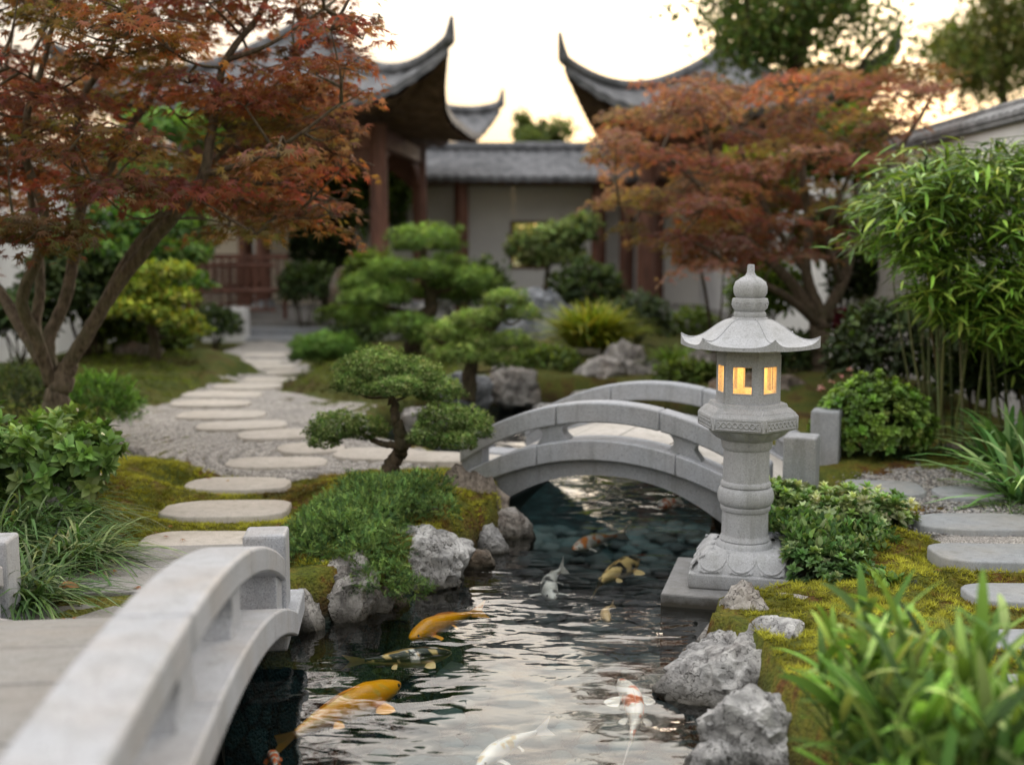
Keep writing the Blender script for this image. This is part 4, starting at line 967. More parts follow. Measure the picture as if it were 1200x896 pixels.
# foreground bamboo grass
t = thing('bamboo_grass', 'big out-of-focus bamboo-grass clump in the lower right corner', 'bamboo grass', (.98, 2.35, 0)); mb = MB(); ms = MB(); bF = np.array([.98, 2.35, 0.])
SA = [(.14, .27, .05), (.19, .34, .06), (.25, .43, .09), (.09, .18, .045), (.36, .48, .16)]
for k in range(165):
    x = rng.uniform(.74, 1.45) if k % 3 else rng.uniform(.78, 1.0); y = rng.uniform(1.95, 2.75) if x > .85 else rng.uniform(2.15, 2.6); H = rng.uniform(.20, .54) * (1.0 if x > .9 else .8) * (1 - .55 * min(max((x - .92) / .30, 0), 1)); tilt = np.array([rng.normal() * .16 - .05, rng.normal() * .12, 0])
    top = np.array([x, y, -.05]) + tilt * H + [0, 0, H + .05]; V, F = tube(np.array([[x, y, -.25], [x, y, 0], top]), [.003, .0022], 5); ms.add(V - bF, F, (.09, .16, .04))
    n = rng.integers(6, 10); u = rng.uniform(.30, 1.0, n); P = np.array([x, y, 0]) + (top - [x, y, 0]) * u[:, None]
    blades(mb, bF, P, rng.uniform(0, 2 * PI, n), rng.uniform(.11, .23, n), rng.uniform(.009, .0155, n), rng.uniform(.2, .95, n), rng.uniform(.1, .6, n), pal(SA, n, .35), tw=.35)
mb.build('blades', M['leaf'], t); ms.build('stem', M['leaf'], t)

# bamboo grove at the right wall
t = thing('bamboo', 'leafy green bamboo grove against the white wall at the right', 'bamboo', (2.75, 6.9, 0)); bB = np.array([2.75, 6.9, 0.]); mb = MB(); mc = MB()
BC = [(.13, .25, .04), (.17, .31, .045), (.24, .39, .065), (.08, .16, .03), (.34, .44, .09)]
REGB = np.array([(1030, 200), (1050, 182), (1085, 196), (1110, 178), (1150, 190), (1200, 176), (1290, 165), (1290, 430), (1200, 440), (1172, 400), (1150, 350), (1110, 335), (1085, 370), (1060, 330), (1050, 290), (1060, 262), (1010, 262)], float)
tips = []
while len(tips) < 620:
    u, v = rng.uniform(995, 1290), rng.uniform(140, 400)
    if inpoly(u, v, REGB): tips.append(at_y(u, v, rng.uniform(6.1, 7.7)))
for k in range(230):
    u_ = rng.uniform(1085, 1290); tips.append(at_y(u_, rng.uniform(345, 350 + .55 * (u_ - 1060)), rng.uniform(6.4, 7.6)))
for k in range(26): tips.append(at_y(rng.uniform(995, 1040), rng.uniform(235, 300), rng.uniform(6.3, 7.0)))
tips = np.array(tips); culms = []
for k in range(26):
    u = rng.uniform(1080, 1260); yb = rng.uniform(6.6, 7.7); g = at_y(u, 400, yb); g[2] = g1(g[0], yb) - .03; top = at_y(u + rng.normal() * 35 - 12, rng.uniform(160, 240), yb + rng.normal() * .2)
    p = catmull([g, (g + top) / 2 + rng.normal(size=3) * [.05, .05, 0], top], 10); L = len(p); r = np.linspace(.0085, .003, L) * rng.uniform(.8, 1.3)
    V, F = tube(p, r, 7); V = V.copy(); mc.add(V - bB, F, pal([(.12, .13, .045), (.08, .10, .035), (.17, .15, .06)], 1)[0]); culms.append(p)
    for q in p[2::3]: V, F = tube(np.array([q - [0, 0, .006], q, q + [0, 0, .006]]), [.008, .011, .008], 7); mc.add(V - bB, F, (.18, .17, .10))
for e in tips:
    S = np.concatenate([p[6:] for p in culms]); a = S[np.argmin(np.linalg.norm(S - e, axis=1) + .3 * np.maximum(S[:, 2] - e[2], 0) + .4 * rng.random(len(S)))]
    mid = (a + e) / 2 + [0, 0, .06]; V, F = tube(np.array([a, mid, e]), [.0022, .001], 4); mc.add(V - bB, F, (.12, .16, .05))
    n = rng.integers(14, 24); uu = rng.uniform(.35, 1.0, n)[:, None]; P = mid + (e - mid) * (uu * 2 - 1).clip(0, 1) + rng.normal(size=(n, 3)) * [.07, .07, .022]
    d = unit(e - a + 1e-4); F_ = unit(d * [.8, .8, .2] + rdir(n) * [.9, .9, .35] + [0, 0, -.10]); U = unit(np.array([0, 0, 1.]) + rdir(n) * .4)
    sh = (.45 + .75 * np.clip((P[:, 1:2] - 7.7) / -1.6, 0, 1)) * rng.uniform(.45, 1.4)  # painted depth shade: front leaves brighter, rear ones darker
    put(mb, TLN, P - bB, F_, U, rng.uniform(.08, .16, n), pal(BC, n) * sh)
mb.build('leaves', M['leaf_gloss'], t); mc.build('culms', M['pebble'], t, smooth=True)

# garden depth: shrubs and trees behind
S_ = [('fern_clump', 'yellow-green blurred fern clump in front of the rear rocks', 'fern', 692, 395, 438, 70, 74, 1100, 'bl', .12, YEL, 0),
      ('round_shrub', 'grey-green rounded shrub right of the yellow fern clump', 'bush', 745, 380, 425, 78, 66, 900, TL, .10, [(.07, .11, .06), (.10, .14, .08)], 0),
      ('dark_shrub', 'dark green shrub below the window tree', 'bush', 688, 345, 400, 84, 70, 900, TL, .13, GR_D, 0),
      ('low_dome_shrub', 'small green dome shrub left of the lantern roof', 'bush', 812, 385, 420, 66, 44, 800, TL, .07, GR_M, 0),
      ('fern_clump', 'leafy grass clump left of the lantern chamber', 'fern', 795, 425, 450, 50, 44, 300, 'bl', .10, GR_B, 0),
      ('shrub', 'bright green shrub under the bronze maple', 'bush', 900, 350, 440, 90, 80, 1000, TL, .09, GR_B, 2),
      ('shrub', 'dark shrub beside the bronze maple trunk', 'bush', 905, 420, 455, 110, 60, 1100, TL, .08, GR_D, 2),
      ('shrub', 'dark evergreen mass between the bronze maple and the bamboo', 'bush', 1030, 330, 440, 120, 130, 1500, TL, .10, GR_D, 3),
      ('shrub', 'mid green shrub behind the right side of the bronze maple', 'bush', 985, 290, 430, 120, 110, 1000, TL, .11, GR_M, 2),
      ('red_barberry', 'small magenta-red shrub left of the camellia', 'bush', 988, 378, 445, 46, 30, 500, TL, .05, [(.22, .03, .06), (.30, .05, .09), (.14, .02, .04)], 0),
      ('shrub', 'dark round shrub left of the pavilion steps', 'bush', 250, 384, 410, 66, 48, 1000, TL, .08, GR_D, 0),
      ('shrub', 'bushy dark shrub on the pavilion platform edge', 'bush', 358, 340, 396, 62, 60, 900, TL, .11, GR_D, 0),
      ('shrub', 'small shrub right of the pavilion steps', 'bush', 395, 372, 400, 52, 26, 500, TL, .08, GR_M, 0),
      ('shrub', 'low dark shrub between cloud pine and dome pine', 'bush', 418, 392, 425, 60, 36, 700, TL, .08, GR_D, 0),
      ('shrub', 'green shrub behind the brown rock on the left', 'bush', 165, 390, 440, 120, 64, 1500, TLB, .08, GR_M, 3),
      ('shrub', 'pale-leaved shrub with whitish flower heads left of the path', 'bush', 198, 405, 435, 52, 40, 500, TLB, .07, [(.30, .36, .26), (.12, .2, .08), (.09, .16, .05)], 0),
      ('shrub', 'tall dark shrub behind the maple trunk at the left', 'bush', 105, 350, 445, 150, 140, 1600, TLB, .10, GR_D, 3),
      ('shrub', 'dark hedge shrub at the foot of the bamboo', 'bush', 1150, 440, 515, 90, 120, 1300, TL, .08, GR_D, 3),
      ('shrub', 'dark hedge shrub against the right wall beneath the bamboo leaves', 'bush', 1225, 430, 530, 110, 150, 1500, TL, .09, GR_D, 3),
      ('shrub', 'low olive shrub beyond the far bridge rail', 'bush', 800, 440, 462, 70, 34, 700, TL, .06, GR_M, 2),
      ('shrub', 'low green shrub between bright bonsai and fern clump', 'bush', 640, 425, 448, 80, 36, 700, TL, .07, GR_M, 2),
      ('shrub', 'feathery shrub behind the cloud pine on the right', 'bush', 560, 345, 400, 90, 80, 900, TL, .10, GR_D, 2),
      ('shrub', 'soft green shrub behind the cloud pine on the left', 'bush', 440, 330, 402, 80, 70, 900, TL, .10, GR_M, 2),
      ('shrub', 'bright yellow-green tree glimpsed through the bronze maple crown', 'tree', 885, 235, 430, 100, 110, 1100, TL, .12, YEL, 3),
      ('shrub', 'fresh green tree glimpsed behind the right part of the bronze maple', 'tree', 990, 190, 440, 110, 120, 1100, TL, .12, GR_B, 3),
      ('shrub', 'leafy shrub in front of the left white wall', 'bush', 20, 380, 452, 90, 70, 800, TLB, .09, GR_D, 2)]
for nm, lab, cat, u, v, vb, wp, hp, n, T, sz, cols, lb in S_:
    c, r = ctr(u, v, vb, wp, hp)
    if T == 'bl':
        k = n; L = r[2] * 2.2; clump(nm, lab, cat, c[0], c[1], k, r[0] * .5, L, .012 * sz * 10, .45, .5, cols, 'leaf')
    else:
        bush(nm, lab, cat, c, r, n, T, sz, cols, 'leaf', lobes=lb, thick=.5)
# layered green maple on the left
Yg = 11.6; bg_ = at_y(150, 445, Yg); bg_[2] = g1(bg_[0], bg_[1])
padtree('layered_tree', 'layered bright green tree behind the left maple trunks', 'tree', bg_,
        [([at_y(150, 450, Yg), at_y(155, 380, Yg), at_y(148, 320, Yg), at_y(160, 240, Yg), at_y(170, 150, Yg)], .07, .02)],
        [P5(130, 255, Yg, 90, 34), P5(180, 268, Yg - .3, 90, 32), P5(100, 290, Yg, 90, 36), P5(150, 300, Yg - .4, 100, 34), P5(205, 300, Yg, 70, 28), P5(120, 335, Yg - .2, 110, 36), P5(215, 335, Yg + .3, 60, 26), P5(170, 210, Yg, 100, 40), P5(195, 160, Yg, 110, 50), P5(120, 190, Yg + .4, 110, 50), P5(80, 330, Yg, 70, 40)],
        .085, 60, [(.08, .20, .04), (.13, .27, .05), (.19, .33, .06)], T=TLB, mat='leaf')
padtree('golden_tree', 'low golden-green layered tree left of the path', 'tree', (at_y(185, 400, 10.9)[0], 10.9, 0), [([at_y(185, 440, 10.9), at_y(180, 380, 10.9), at_y(185, 340, 10.9)], .05, .02)],
        [P5(190, 322, 10.9, 70, 26), P5(165, 338, 10.8, 60, 24), P5(200, 352, 10.8, 60, 22), P5(160, 365, 10.7, 80, 28), P5(205, 375, 10.7, 60, 20), P5(225, 388, 10.8, 40, 14)],
        .055, 190, [(.32, .40, .05), (.22, .34, .045), (.42, .44, .06)], T=TLB, mat='leaf')
bush('garden_tree', 'pale green tree seen through the left pavilion', 'tree', at_y(410, 245, 21.3), (1.1, .6, 1.2), 900, TLB, .20, [(.14, .22, .05), (.10, .17, .04)], 'leaf', lobes=3)
bush('garden_tree', 'dark tree against the rear wall behind the left pavilion', 'tree', at_y(378, 300, 21.2), (.55, .4, 1.1), 900, TLB, .17, GR_D, 'leaf', lobes=2)
bush('garden_tree', 'green tree left of the left pavilion', 'tree', at_y(195, 285, 14.5), (.55, .5, .8), 1100, TLB, .12, GR_M, 'leaf', lobes=3)
# pink flowers near the round bush
t = thing('pink_flowers', 'small pale pink flowers peeking over the round bright bush', 'flowers', on_z(985, 500, 0), 0); b = np.array(t.location); mb = MB(); m2 = MB()
for (u, v, s) in ((962, 455, .022), (975, 447, .018), (985, 440, .016), (996, 433, .018), (1000, 440, .014), (978, 458, .014)):
    c = at_y(u, v, b[1]); n = 9; put(mb, TLS, np.repeat((c - b)[None], n, 0), rdir(n) * [1, 1, .5], rdir(n), s * 1.6, pal([(.75, .42, .45), (.8, .55, .55)], n, .08))
    V, F = tube(np.array([[0, 0, 0], (c - b) * .6 + [0.01, 0, .02], c - b]), [.003, .002], 4); m2.add(V, F, (.06, .1, .03))
mb.build('petals', M['leaf'], t); m2.build('stem', M['leaf'], t)

# big trees beyond the garden
def fartree(label, u, v, y, wm, hm, n, size, cols, tr, group='trees beyond the garden walls', blobs=16, sz2=1):
    c = at_y(u, v, y); b = np.array([at_y(tr, 300, y)[0], y, 0.0]); t = thing('garden_tree', label, 'tree', b, 0, group); m = MB(); mb = MB(); skel = [catmull([b, b + [.1, 0, c[2] * .4], c + [0, 0, -hm * .3], c + [.2, 0, hm * .6]], 6)]
    V, F = tube(skel[0], [.26 * wm / 3, .08], 8); m.add(V - b, F)
    for k in range(blobs):
        d = rdir(1)[0]; cc = c + d * [wm, wm * .7, hm] * rng.uniform(.25, .9); rr = rng.uniform(.22, .42) * min(wm, hm)
        skel.append(limb_to(m, b, skel, cc, .06 * wm / 3, .02, .0)); P, N, h, q = shell(cc, (rr * 1.3, rr * 1.2, rr), n // blobs, -1, .8, .4, k * 2.); k_ = len(P)
        put(mb, TLB, P - b, rdir(k_), rdir(k_), size * rng.uniform(.6, 1.3, k_), pal(cols, k_) * (.6 + .6 * h)[:, None])  # crown colour painted lighter on top and shaded below
    m.build('trunk', M['bark_dark'], t, col=False, smooth=True); mb.build('crown', M['leaf'], t)
fartree('tall open-crowned green tree behind the right pavilion', 938, 18, 15.6, 1.85, 1.35, 9500, .085, [(.10, .17, .04), (.07, .13, .03), (.14, .17, .05)], 885, blobs=44)
fartree('hazy green tree far right above the white wall', 1175, 66, 30, 2.0, 2.1, 7000, .15, [(.12, .17, .04), (.16, .17, .05)], 1190, blobs=34)
fartree('round distant tree seen between the two pavilion roofs', 630, 160, 40, 1.35, 1.0, 4200, .17, [(.12, .17, .05)], 632, blobs=22)
fartree('distant olive tree behind the window opening', 640, 285, 30, 1.8, 1.3, 1200, .22, [(.28, .28, .07), (.2, .22, .06)], 640, blobs=12)

# ------------------------------------------------------------------ rocks
def rock(u, vb, wpx, hpx, mat, lab, seed, dr=.8, sharp=.55, z0=None, group=None, rot=None, det=4, y=None):
    g = on_z(u, vb, 0.0 if z0 is None else z0) if y is None else at_y(u, vb, y); s = g[1] / FPX; W, H = wpx * s * 1.25, hpx * s * 1.12
    q = np.random.default_rng(seed); bm = bmesh.new(); bmesh.ops.create_icosphere(bm, subdivisions=det, radius=1); T = np.array([v.co[:] for v in bm.verts]); F = np.array([[v.index for v in f.verts] for f in bm.faces]); bm.free()
    n = unit(q.normal(size=(22, 3)) * [1, 1, 1.2]); d = q.uniform(.60, 1.0, 22); dots = T @ n.T; rr = np.where(dots > .08, d / np.maximum(dots, .08), 9).min(1); rr = np.minimum(rr, 1.25)
    rr = rr * sharp + (1 - sharp) * .9; rr = rr * (1 + .20 * fbm(T * 2.0 + seed, 4) + .15 * (np.abs(fbm(T * 3.2 + seed, 3)) * -2.4 + .5) + .03 * (np.abs(fbm(T * 9 + seed, 2)) * -2 + .4))
    V = T * rr[:, None]; V /= np.abs(V).max(0); V = V * [W / 2, W / 2 * dr, H * .84]; V[:, 2] += H * .14; a = q.uniform(-.5, .5) if rot is None else rot
    V = np.column_stack([V[:, 0] * math.cos(a) - V[:, 1] * math.sin(a), V[:, 0] * math.sin(a) + V[:, 1] * math.cos(a), V[:, 2]])
    o = MB().add(V, F).build('rock', M[mat], smooth=True, sharp=42, col=False); o.location = (g[0], g[1] + W * dr * .30, g[2]); return tag(o, lab, 'rock', group)
W_ = WATER - .02; BK = 'rocks along the pond bank'; FR = 'rocks of the rear garden'
rock(488, 694, 122, 98, 'rock_pale', 'big pale cracked rock on the left bank between juniper and water', 3, .85, .8, W_, BK, det=5)
rock(396, 728, 98, 72, 'rock', 'grey rock on the left bank nearest the near bridge', 5, .8, .7, W_, BK, det=5)
rock(548, 634, 98, 84, 'rock_brown', 'brownish rock under the left end of the arched bridge', 8, .8, .7, W_, BK)
rock(598, 634, 52, 36, 'rock', 'wet low rock at the waterline left of the bridge vault', 12, .9, .6, W_, BK)
rock(527, 590, 40, 26, 'rock', 'small rock between bonsai moss and bridge end', 15, .8, .7, -.02, BK)
rock(556, 668, 44, 22, 'rock_brown', 'low mossy rock right of the big pale rock', 17, .8, .6, W_, BK)
rock(880, 830, 195, 88, 'rock_pale', 'large rugged grey-brown rock below the lantern on the right bank', 21, .8, .85, W_, BK, det=5)
rock(874, 738, 56, 50, 'rock', 'small rock wedged against the lantern plinth', 24, .8, .7, -.06, BK)
rock(850, 772, 66, 46, 'rock', 'craggy stone on the right bank between plinth and big rock', 91, .9, .8, W_, BK)
rock(872, 872, 60, 34, 'rock', 'low stone in the crook between the two big right bank rocks', 92, .8, .8, W_, BK)
rock(572, 652, 46, 34, 'rock_pale', 'small pale stone under the moss bank right of the big pale rock', 93, .8, .8, W_, BK)
rock(432, 722, 50, 26, 'rock', 'low grey stone at the waterline beneath the juniper', 94, .8, .8, W_, BK)
rock(350, 742, 62, 56, 'rock', 'small wet stone against the near bridge abutment', 81, .8, .7, W_, BK)
rock(452, 716, 46, 26, 'rock_brown', 'small dark stone at the water between the two left bank rocks', 83, .8, .7, W_, BK)
rock(812, 800, 44, 24, 'rock_brown', 'small wet stone at the water left of the big right bank rock', 84, .8, .7, W_, BK)
rock(515, 600, 44, 30, 'rock', 'low pale stone in moss above the big pale rock', 86, .8, .7, -.02, BK)
rock(915, 915, 200, 90, 'rock_pale', 'pale rock behind the foreground blades at the bottom', 29, .8, .75, W_, BK, det=5)
rock(845, 925, 100, 46, 'rock_pale', 'half-hidden pale rock at the bottom edge by the water', 31, .8, .7, W_, BK)
rock(912, 652, 52, 44, 'rock_blue', 'dark blue-grey rock right behind the lantern column', 33, .8, .7, -.1, BK)
rock(930, 712, 60, 14, 'rock', 'flat slate piece right of the lantern base', 34, .7, .8, -.01, BK)
rock(1120, 548, 92, 26, 'rock_brown', 'long low rock beneath the bamboo', 36, .5, .7, 0, FR)
rock(100, 528, 58, 34, 'rock_pale', 'small pale rock in front of the maple trunk', 41, .8, .7, 0, BK)
rock(128, 548, 40, 26, 'rock_brown', 'small brown stone at the gravel edge on the left', 43, .8, .4, 0, BK)
rock(152, 546, 34, 26, 'rock', 'small grey stone where gravel meets the left moss', 44, .8, .7, 0, BK)
rock(45, 640, 90, 70, 'rock', 'grey rock among the lilyturf on the left', 46, .8, .6, 0, BK)
rock(150, 446, 78, 44, 'rock_brown', 'brown layered rock in the moss left of the path', 51, .8, .85, 0, FR)
rock(190, 450, 46, 24, 'rock', 'dark low rock right of the brown layered rock', 53, .8, .85, 0, FR)
rock(112, 438, 50, 34, 'rock_brown', 'brown rock half hidden behind the maple trunk', 54, .8, .85, 0, FR)
rock(404, 352, 40, 36, 'rock_brown', 'upright rounded brown boulder before the left pavilion', 56, .8, .4, None, FR, y=16.0)
rock(500, 400, 66, 46, 'rock_pale', 'white rock under the cloud pine', 58, .8, .7, 0, FR)
rock(455, 398, 50, 30, 'rock_pale', 'white rock left of the cloud pine trunk', 59, .8, .7, 0, FR)
rock(632, 415, 96, 84, 'rock_blue', 'tall blue-grey rock under the window tree', 61, .6, .85, 0, FR)
rock(600, 410, 60, 60, 'rock_blue', 'blue-grey rock left of the tall rear rock', 63, .6, .85, 0, FR)
rock(742, 452, 60, 50, 'rock', 'grey-brown upright rock in the rear garden right of the fern', 66, .8, .85, 0, FR)
rock(705, 455, 66, 36, 'rock', 'low grey rock left of the upright rock', 67, .8, .7, 0, FR)
rock(775, 452, 50, 30, 'rock', 'small grey rock right of the upright rock', 68, .8, .7, 0, FR)
rock(825, 455, 56, 46, 'rock', 'round grey boulder just left of the lantern chamber', 69, .8, .5, 0, FR)
rock(895, 480, 110, 40, 'rock_brown', 'long brown-grey rock behind the lantern', 71, .6, .7, 0, FR)
rock(600, 462, 60, 34, 'rock', 'grey rock beyond the pond, below the bright bonsai', 73, .8, .8, 0, FR)
rock(545, 472, 60, 34, 'rock_blue', 'blue-grey rock beyond the pond, left of centre', 74, .8, .8, 0, FR)
rock(655, 500, 70, 24, 'rock_pale', 'flat pale rock just behind the bridge rail', 76, .7, .8, -.05, FR)
rock(500, 500, 60, 26, 'rock', 'grey stone behind the top pad of the bonsai', 77, .7, .8, 0, FR)
rock(690, 478, 50, 26, 'rock', 'grey stone above the far rail of the bridge', 78, .7, .8, 0, FR)
t = thing('stone_slab_bench', 'flat pale stone slab bench beyond the pond', 'stone bench', on_z(656, 438, 0), R(-4))
MB().add(*box(-.42, .42, -.18, .18, .20, .28)).build('slab', M['step'], t, col=False, bevel=.02)
for s in (-1, 1): MB().add(*box(s * .28 - .07, s * .28 + .07, -.13, .13, -.1, .198)).build('support', M['rock'], t, col=False, bevel=.02)

# moss tufts (uncountable)
def moss(n, x0, x1, y0, y1, size):
    x = rng.uniform(x0, x1, n); y = rng.uniform(y0, y1, n); k = seg_dist(x, y, POND) > .03; k &= (seg_dist(x, y, GL) > -.03 + .03 * rng.normal(size=n)) & (seg_dist(x, y, GR) > -.02 + .03 * rng.normal(size=n)); k &= ~((x < -.55) & (y < 4.45))
    x, y = x[k], y[k]; d = np.full(x.shape, 1e9)
    for sx, sy, W, D, *_ in STONES: d = np.minimum(d, np.hypot((x - sx) / (W * .5 + .01), (y - sy) / (D * .5 + .01)))
    x, y = x[d > 1], y[d > 1]; n = len(x); P = np.column_stack([x, y, gz(x, y) - .002])
    a = .5 + .5 * n2(x, y, 4, 4, 6); b = .5 + .5 * n2(x, y, 1.7, 3, 12)
    C = np.where((b > .62)[:, None], [(.20, .09, .028)], [(.36, .33, .035)]) * .6 + .4 * np.array([(.17, .22, .03)]); C = np.where((y > 7.2)[:, None], C * [.45, .6, .8], C); C = C * (.45 + 1.1 * a)[:, None] * (.25 + 1.05 * np.clip(np.abs(n2(x, y, 7, 2, 9)) / .30, 0, 1) ** .8)[:, None] * rng.uniform(.6, 1.3, (n, 1))  # crevice shade between the cushions multiplied into the tuft colour
    mb = MB(); put(mb, TTS, P, rdir(n) * [1, 1, .1], np.tile([0, 0, 1.], (n, 1)) + .3 * rng.normal(size=(n, 3)), size * rng.uniform(.6, 1.5, n), C); return mb
tag(moss(42000, -2.7, .2, 4.3, 6.9, .020).build('moss', M['needle']), 'olive and rust moss carpet around the left stepping stones', 'moss', kind='stuff')
tag(moss(30000, .8, 2.8, 3.0, 5.6, .020).build('moss', M['needle']), 'green and brown moss carpet around the right stepping stones', 'moss', kind='stuff')
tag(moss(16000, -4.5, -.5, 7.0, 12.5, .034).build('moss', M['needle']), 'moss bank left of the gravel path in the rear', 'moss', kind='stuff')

# ------------------------------------------------------------------ koi
def koi(label, hu, hv, tu, tv, depth, bend, pat, fat=1.0, seed=0):
    Lh = np.linalg.norm(on_z(hu, hv, WATER) - on_z(tu, tv, WATER)); z = WATER - max(depth - .02, .010) - Lh * .098 * fat * .95; h = on_z(hu, hv, z); e = on_z(tu, tv, z); L = np.linalg.norm(h - e); q = np.random.default_rng(seed)
    ns, nk = 56, 20; u = np.linspace(0, 1, ns); x = u * L; yb = bend * L * np.sin(u * PI) * (.6 + .4 * u) + .02 * L * np.sin(u * 5)
    Bl = .80   # the body; the rest is tail fin
    s = np.clip(u / Bl, 0, 1); wid = L * .098 * fat * np.interp(s, [0, .03, .08, .16, .32, .5, .7, .86, 1], [.16, .40, .62, .84, 1, .90, .60, .30, .16]); hei = wid * np.interp(s, [0, .3, .7, 1], [.75, 1.08, 1.15, 1.6])
    ctr_ = np.column_stack([x, yb, np.zeros(ns)]); tan = unit(np.gradient(ctr_, axis=0)); sd = np.column_stack([-tan[:, 1], tan[:, 0], np.zeros(ns)]); th = np.linspace(0, 2 * PI, nk, endpoint=False)
    kb = int(ns * Bl); V = ctr_[:kb, None] + sd[:kb, None] * (wid[:kb, None] * np.cos(th))[..., None] + np.array([0, 0, 1.]) * (hei[:kb, None] * np.sin(th))[..., None]
    i, j = np.meshgrid(np.arange(kb - 1), np.arange(nk), indexing='ij'); j2 = (j + 1) % nk; F = np.stack([i * nk + j, (i + 1) * nk + j, (i + 1) * nk + j2, i * nk + j2], -1).reshape(-1, 4)
    V = V.reshape(-1, 3); U = np.repeat(u[:kb], nk); TH = np.tile(th, kb); n1 = fbm(np.column_stack([U * 12, np.cos(TH) * 1.6, np.full(len(U), seed)]), 2)
    base, c2, c3, t2, t3 = pat; C = np.tile(base, (len(V), 1)).astype(float); n3 = fbm(np.column_stack([U * 13 + 5, np.cos(TH) * 2, np.full(len(U), seed + 9)]), 2)
    if c2 is not None: C[(n1 > t2) & (np.sin(TH) > -.3)] = c2
    if c3 is not None: C[(n3 > t3) & (np.sin(TH) > -.3)] = c3
    C = C * (1 - .25 * (np.sin(TH) < 0))[:, None] * (1 + .07 * np.sin(U * 260) * np.sin(TH * 10))[:, None]
    mb = MB().add(V, [F, np.arange(nk)[None], np.arange((kb - 1) * nk, kb * nk)[None, ::-1]], C)
    fc = np.array(base) * .9 + .05
    def fin(root, dirs, L0, chord, zt, nr=7, na=7):
        a = np.linspace(-.5, .5, na); r = np.linspace(.0, 1, nr); G = []
        for k in r:
            w_ = chord * (.35 + .75 * math.sin(min(k * 1.25, 1.0) * PI * .55)) ; G.append([root + dirs[0] * L0 * k * (1 - .25 * abs(b_) ** 2 * 4 * k) + dirs[1] * b_ * w_ * (1 + k * .5) + np.array([0, 0, zt * k * k]) for b_ in a])
        V, F = gridmesh(np.array(G)); mb.add(V, F, fc)
    for s_ in (-1, 1):
        for ku, LL in ((int(.20 * ns), .15), (int(.50 * ns), .085)):
            d = unit(sd[ku] * s_ + tan[ku] * .75); p = unit(tan[ku] - sd[ku] * s_ * .75); fin(ctr_[ku] + sd[ku] * s_ * wid[ku] * .85 - [0, 0, hei[ku] * .35], (d, p), L * LL * .72, L * LL * .42, -.012)
    # tail: two lobes in the upright plane, slightly fanned
    r0 = ctr_[kb - 1]
    for s_ in (-1, 1):
        G = []
        for k in np.linspace(0, 1, 8):
            w_ = L * .035 + L * .075 * k; G.append([r0 + tan[kb - 1] * L * .20 * k * (1 - .35 * (1 - bq)) + sd[kb - 1] * (s_ * .25 * bq * w_ + bend * .35 * L * k * k * .4) + np.array([0, 0, s_ * bq * w_ * .7]) for bq in np.linspace(0, 1, 6)])
        V, F = gridmesh(np.array(G)); mb.add(V, F, fc)
    G = [[ctr_[int(q_ * ns)] + [0, 0, hei[int(q_ * ns)] * .95 + L * .016 * math.sin((q_ - .26) / .34 * PI) ** .6 * b_ * 1.0] + tan[int(q_ * ns)] * b_ * L * .03 for b_ in (0, .5, 1)] for q_ in np.linspace(.261, .599, 12)]
    V, F = gridmesh(np.array(G)); mb.add(V, F, fc)
    for s_ in (-1, 1):
        ke = 3; V, F = lathe([(.0005, -1), (.7, -.7), (1, 0), (.7, .7), (.0005, 1)], 8); V = V * .0045 * L / .4 + ctr_[ke] + sd[ke] * s_ * wid[ke] * .85 + [0, 0, hei[ke] * .35]; mb.add(V, F, (.01, .01, .01))
    o = mb.build('koi', M['koi'], smooth=True); d = (e - h) / L; o.location = tuple(h); o.rotation_euler = (0, 0, math.atan2(d[1], d[0])); return tag(o, label, 'fish', 'koi in the pond')
t = NT('koi_skin'); c = t.n('ShaderNodeVertexColor', layer_name='Col').outputs[0]
c = t.mix(t.ramp(t.noise(t.coord(), 55, 3), [(.45, 0.0), (.7, .25)]), c, (1, .85, .7), 'MULTIPLY')
M['koi'] = t.done(t.bsdf(c, .28, t.bump(t.voro(t.coord(), 130), .15, .002), .5))
YE, OR, WH, BL, CR = (1.0, .42, .0), (1.0, .20, .02), (.95, .90, .84), (.010, .010, .012), (.8, .6, .22)
koi('slender yellow koi swimming parallel to the left bank', 481, 748, 572, 712, .035, .05, (YE, None, None, 0, 0), .85, 1)
koi('black and cream koi between the two yellow ones', 529, 764, 398, 776, .06, .05, ((1.0, .70, .28), BL, WH, -.22, .50), .85, 4)
koi('large golden yellow koi curving toward the near bridge', 468, 800, 325, 884, .03, -.10, (YE, (.85, .48, .06), None, .2, 0), .80, 6)
koi('pale grey koi pointing toward the viewer in midstream', 648, 702, 664, 660, .05, .08, ((.80, .77, .72), (.06, .06, .06), None, .35, 0), .72, 8)
koi('mottled black and yellow koi left of the lantern', 747, 655, 704, 694, .10, -.10, ((.95, .68, .28), BL, None, .06, 0), .80, 11)
koi('white and orange koi nearest the arched bridge', 672, 644, 738, 624, .07, .06, ((.9, .85, .78), (.95, .32, .08), None, .12, 0), .80, 14)
koi('small tan koi diving beside the lantern plinth', 713, 728, 722, 706, .12, .12, ((.85, .58, .28), None, None, 0, 0), .9, 17)
koi('white koi with red-orange patches at the lower right of the pond', 726, 796, 738, 884, .06, .06, (WH, (.80, .16, .03), None, .12, 0), .62, 20)
koi('large white koi cut by the bottom edge of the picture', 560, 898, 648, 848, .06, .05, (WH, (.7, .5, .2), None, .4, 0), .75, 23)
koi('orange-headed koi under the near bridge at the bottom', 316, 880, 322, 905, .04, .05, (OR, WH, None, .1, 0), 1.2, 26)
koi('faint orange and white koi in the shade under the arched bridge', 775, 596, 800, 584, .08, .08, (WH, (.75, .15, .04), None, 0, 0), 1.2, 29)
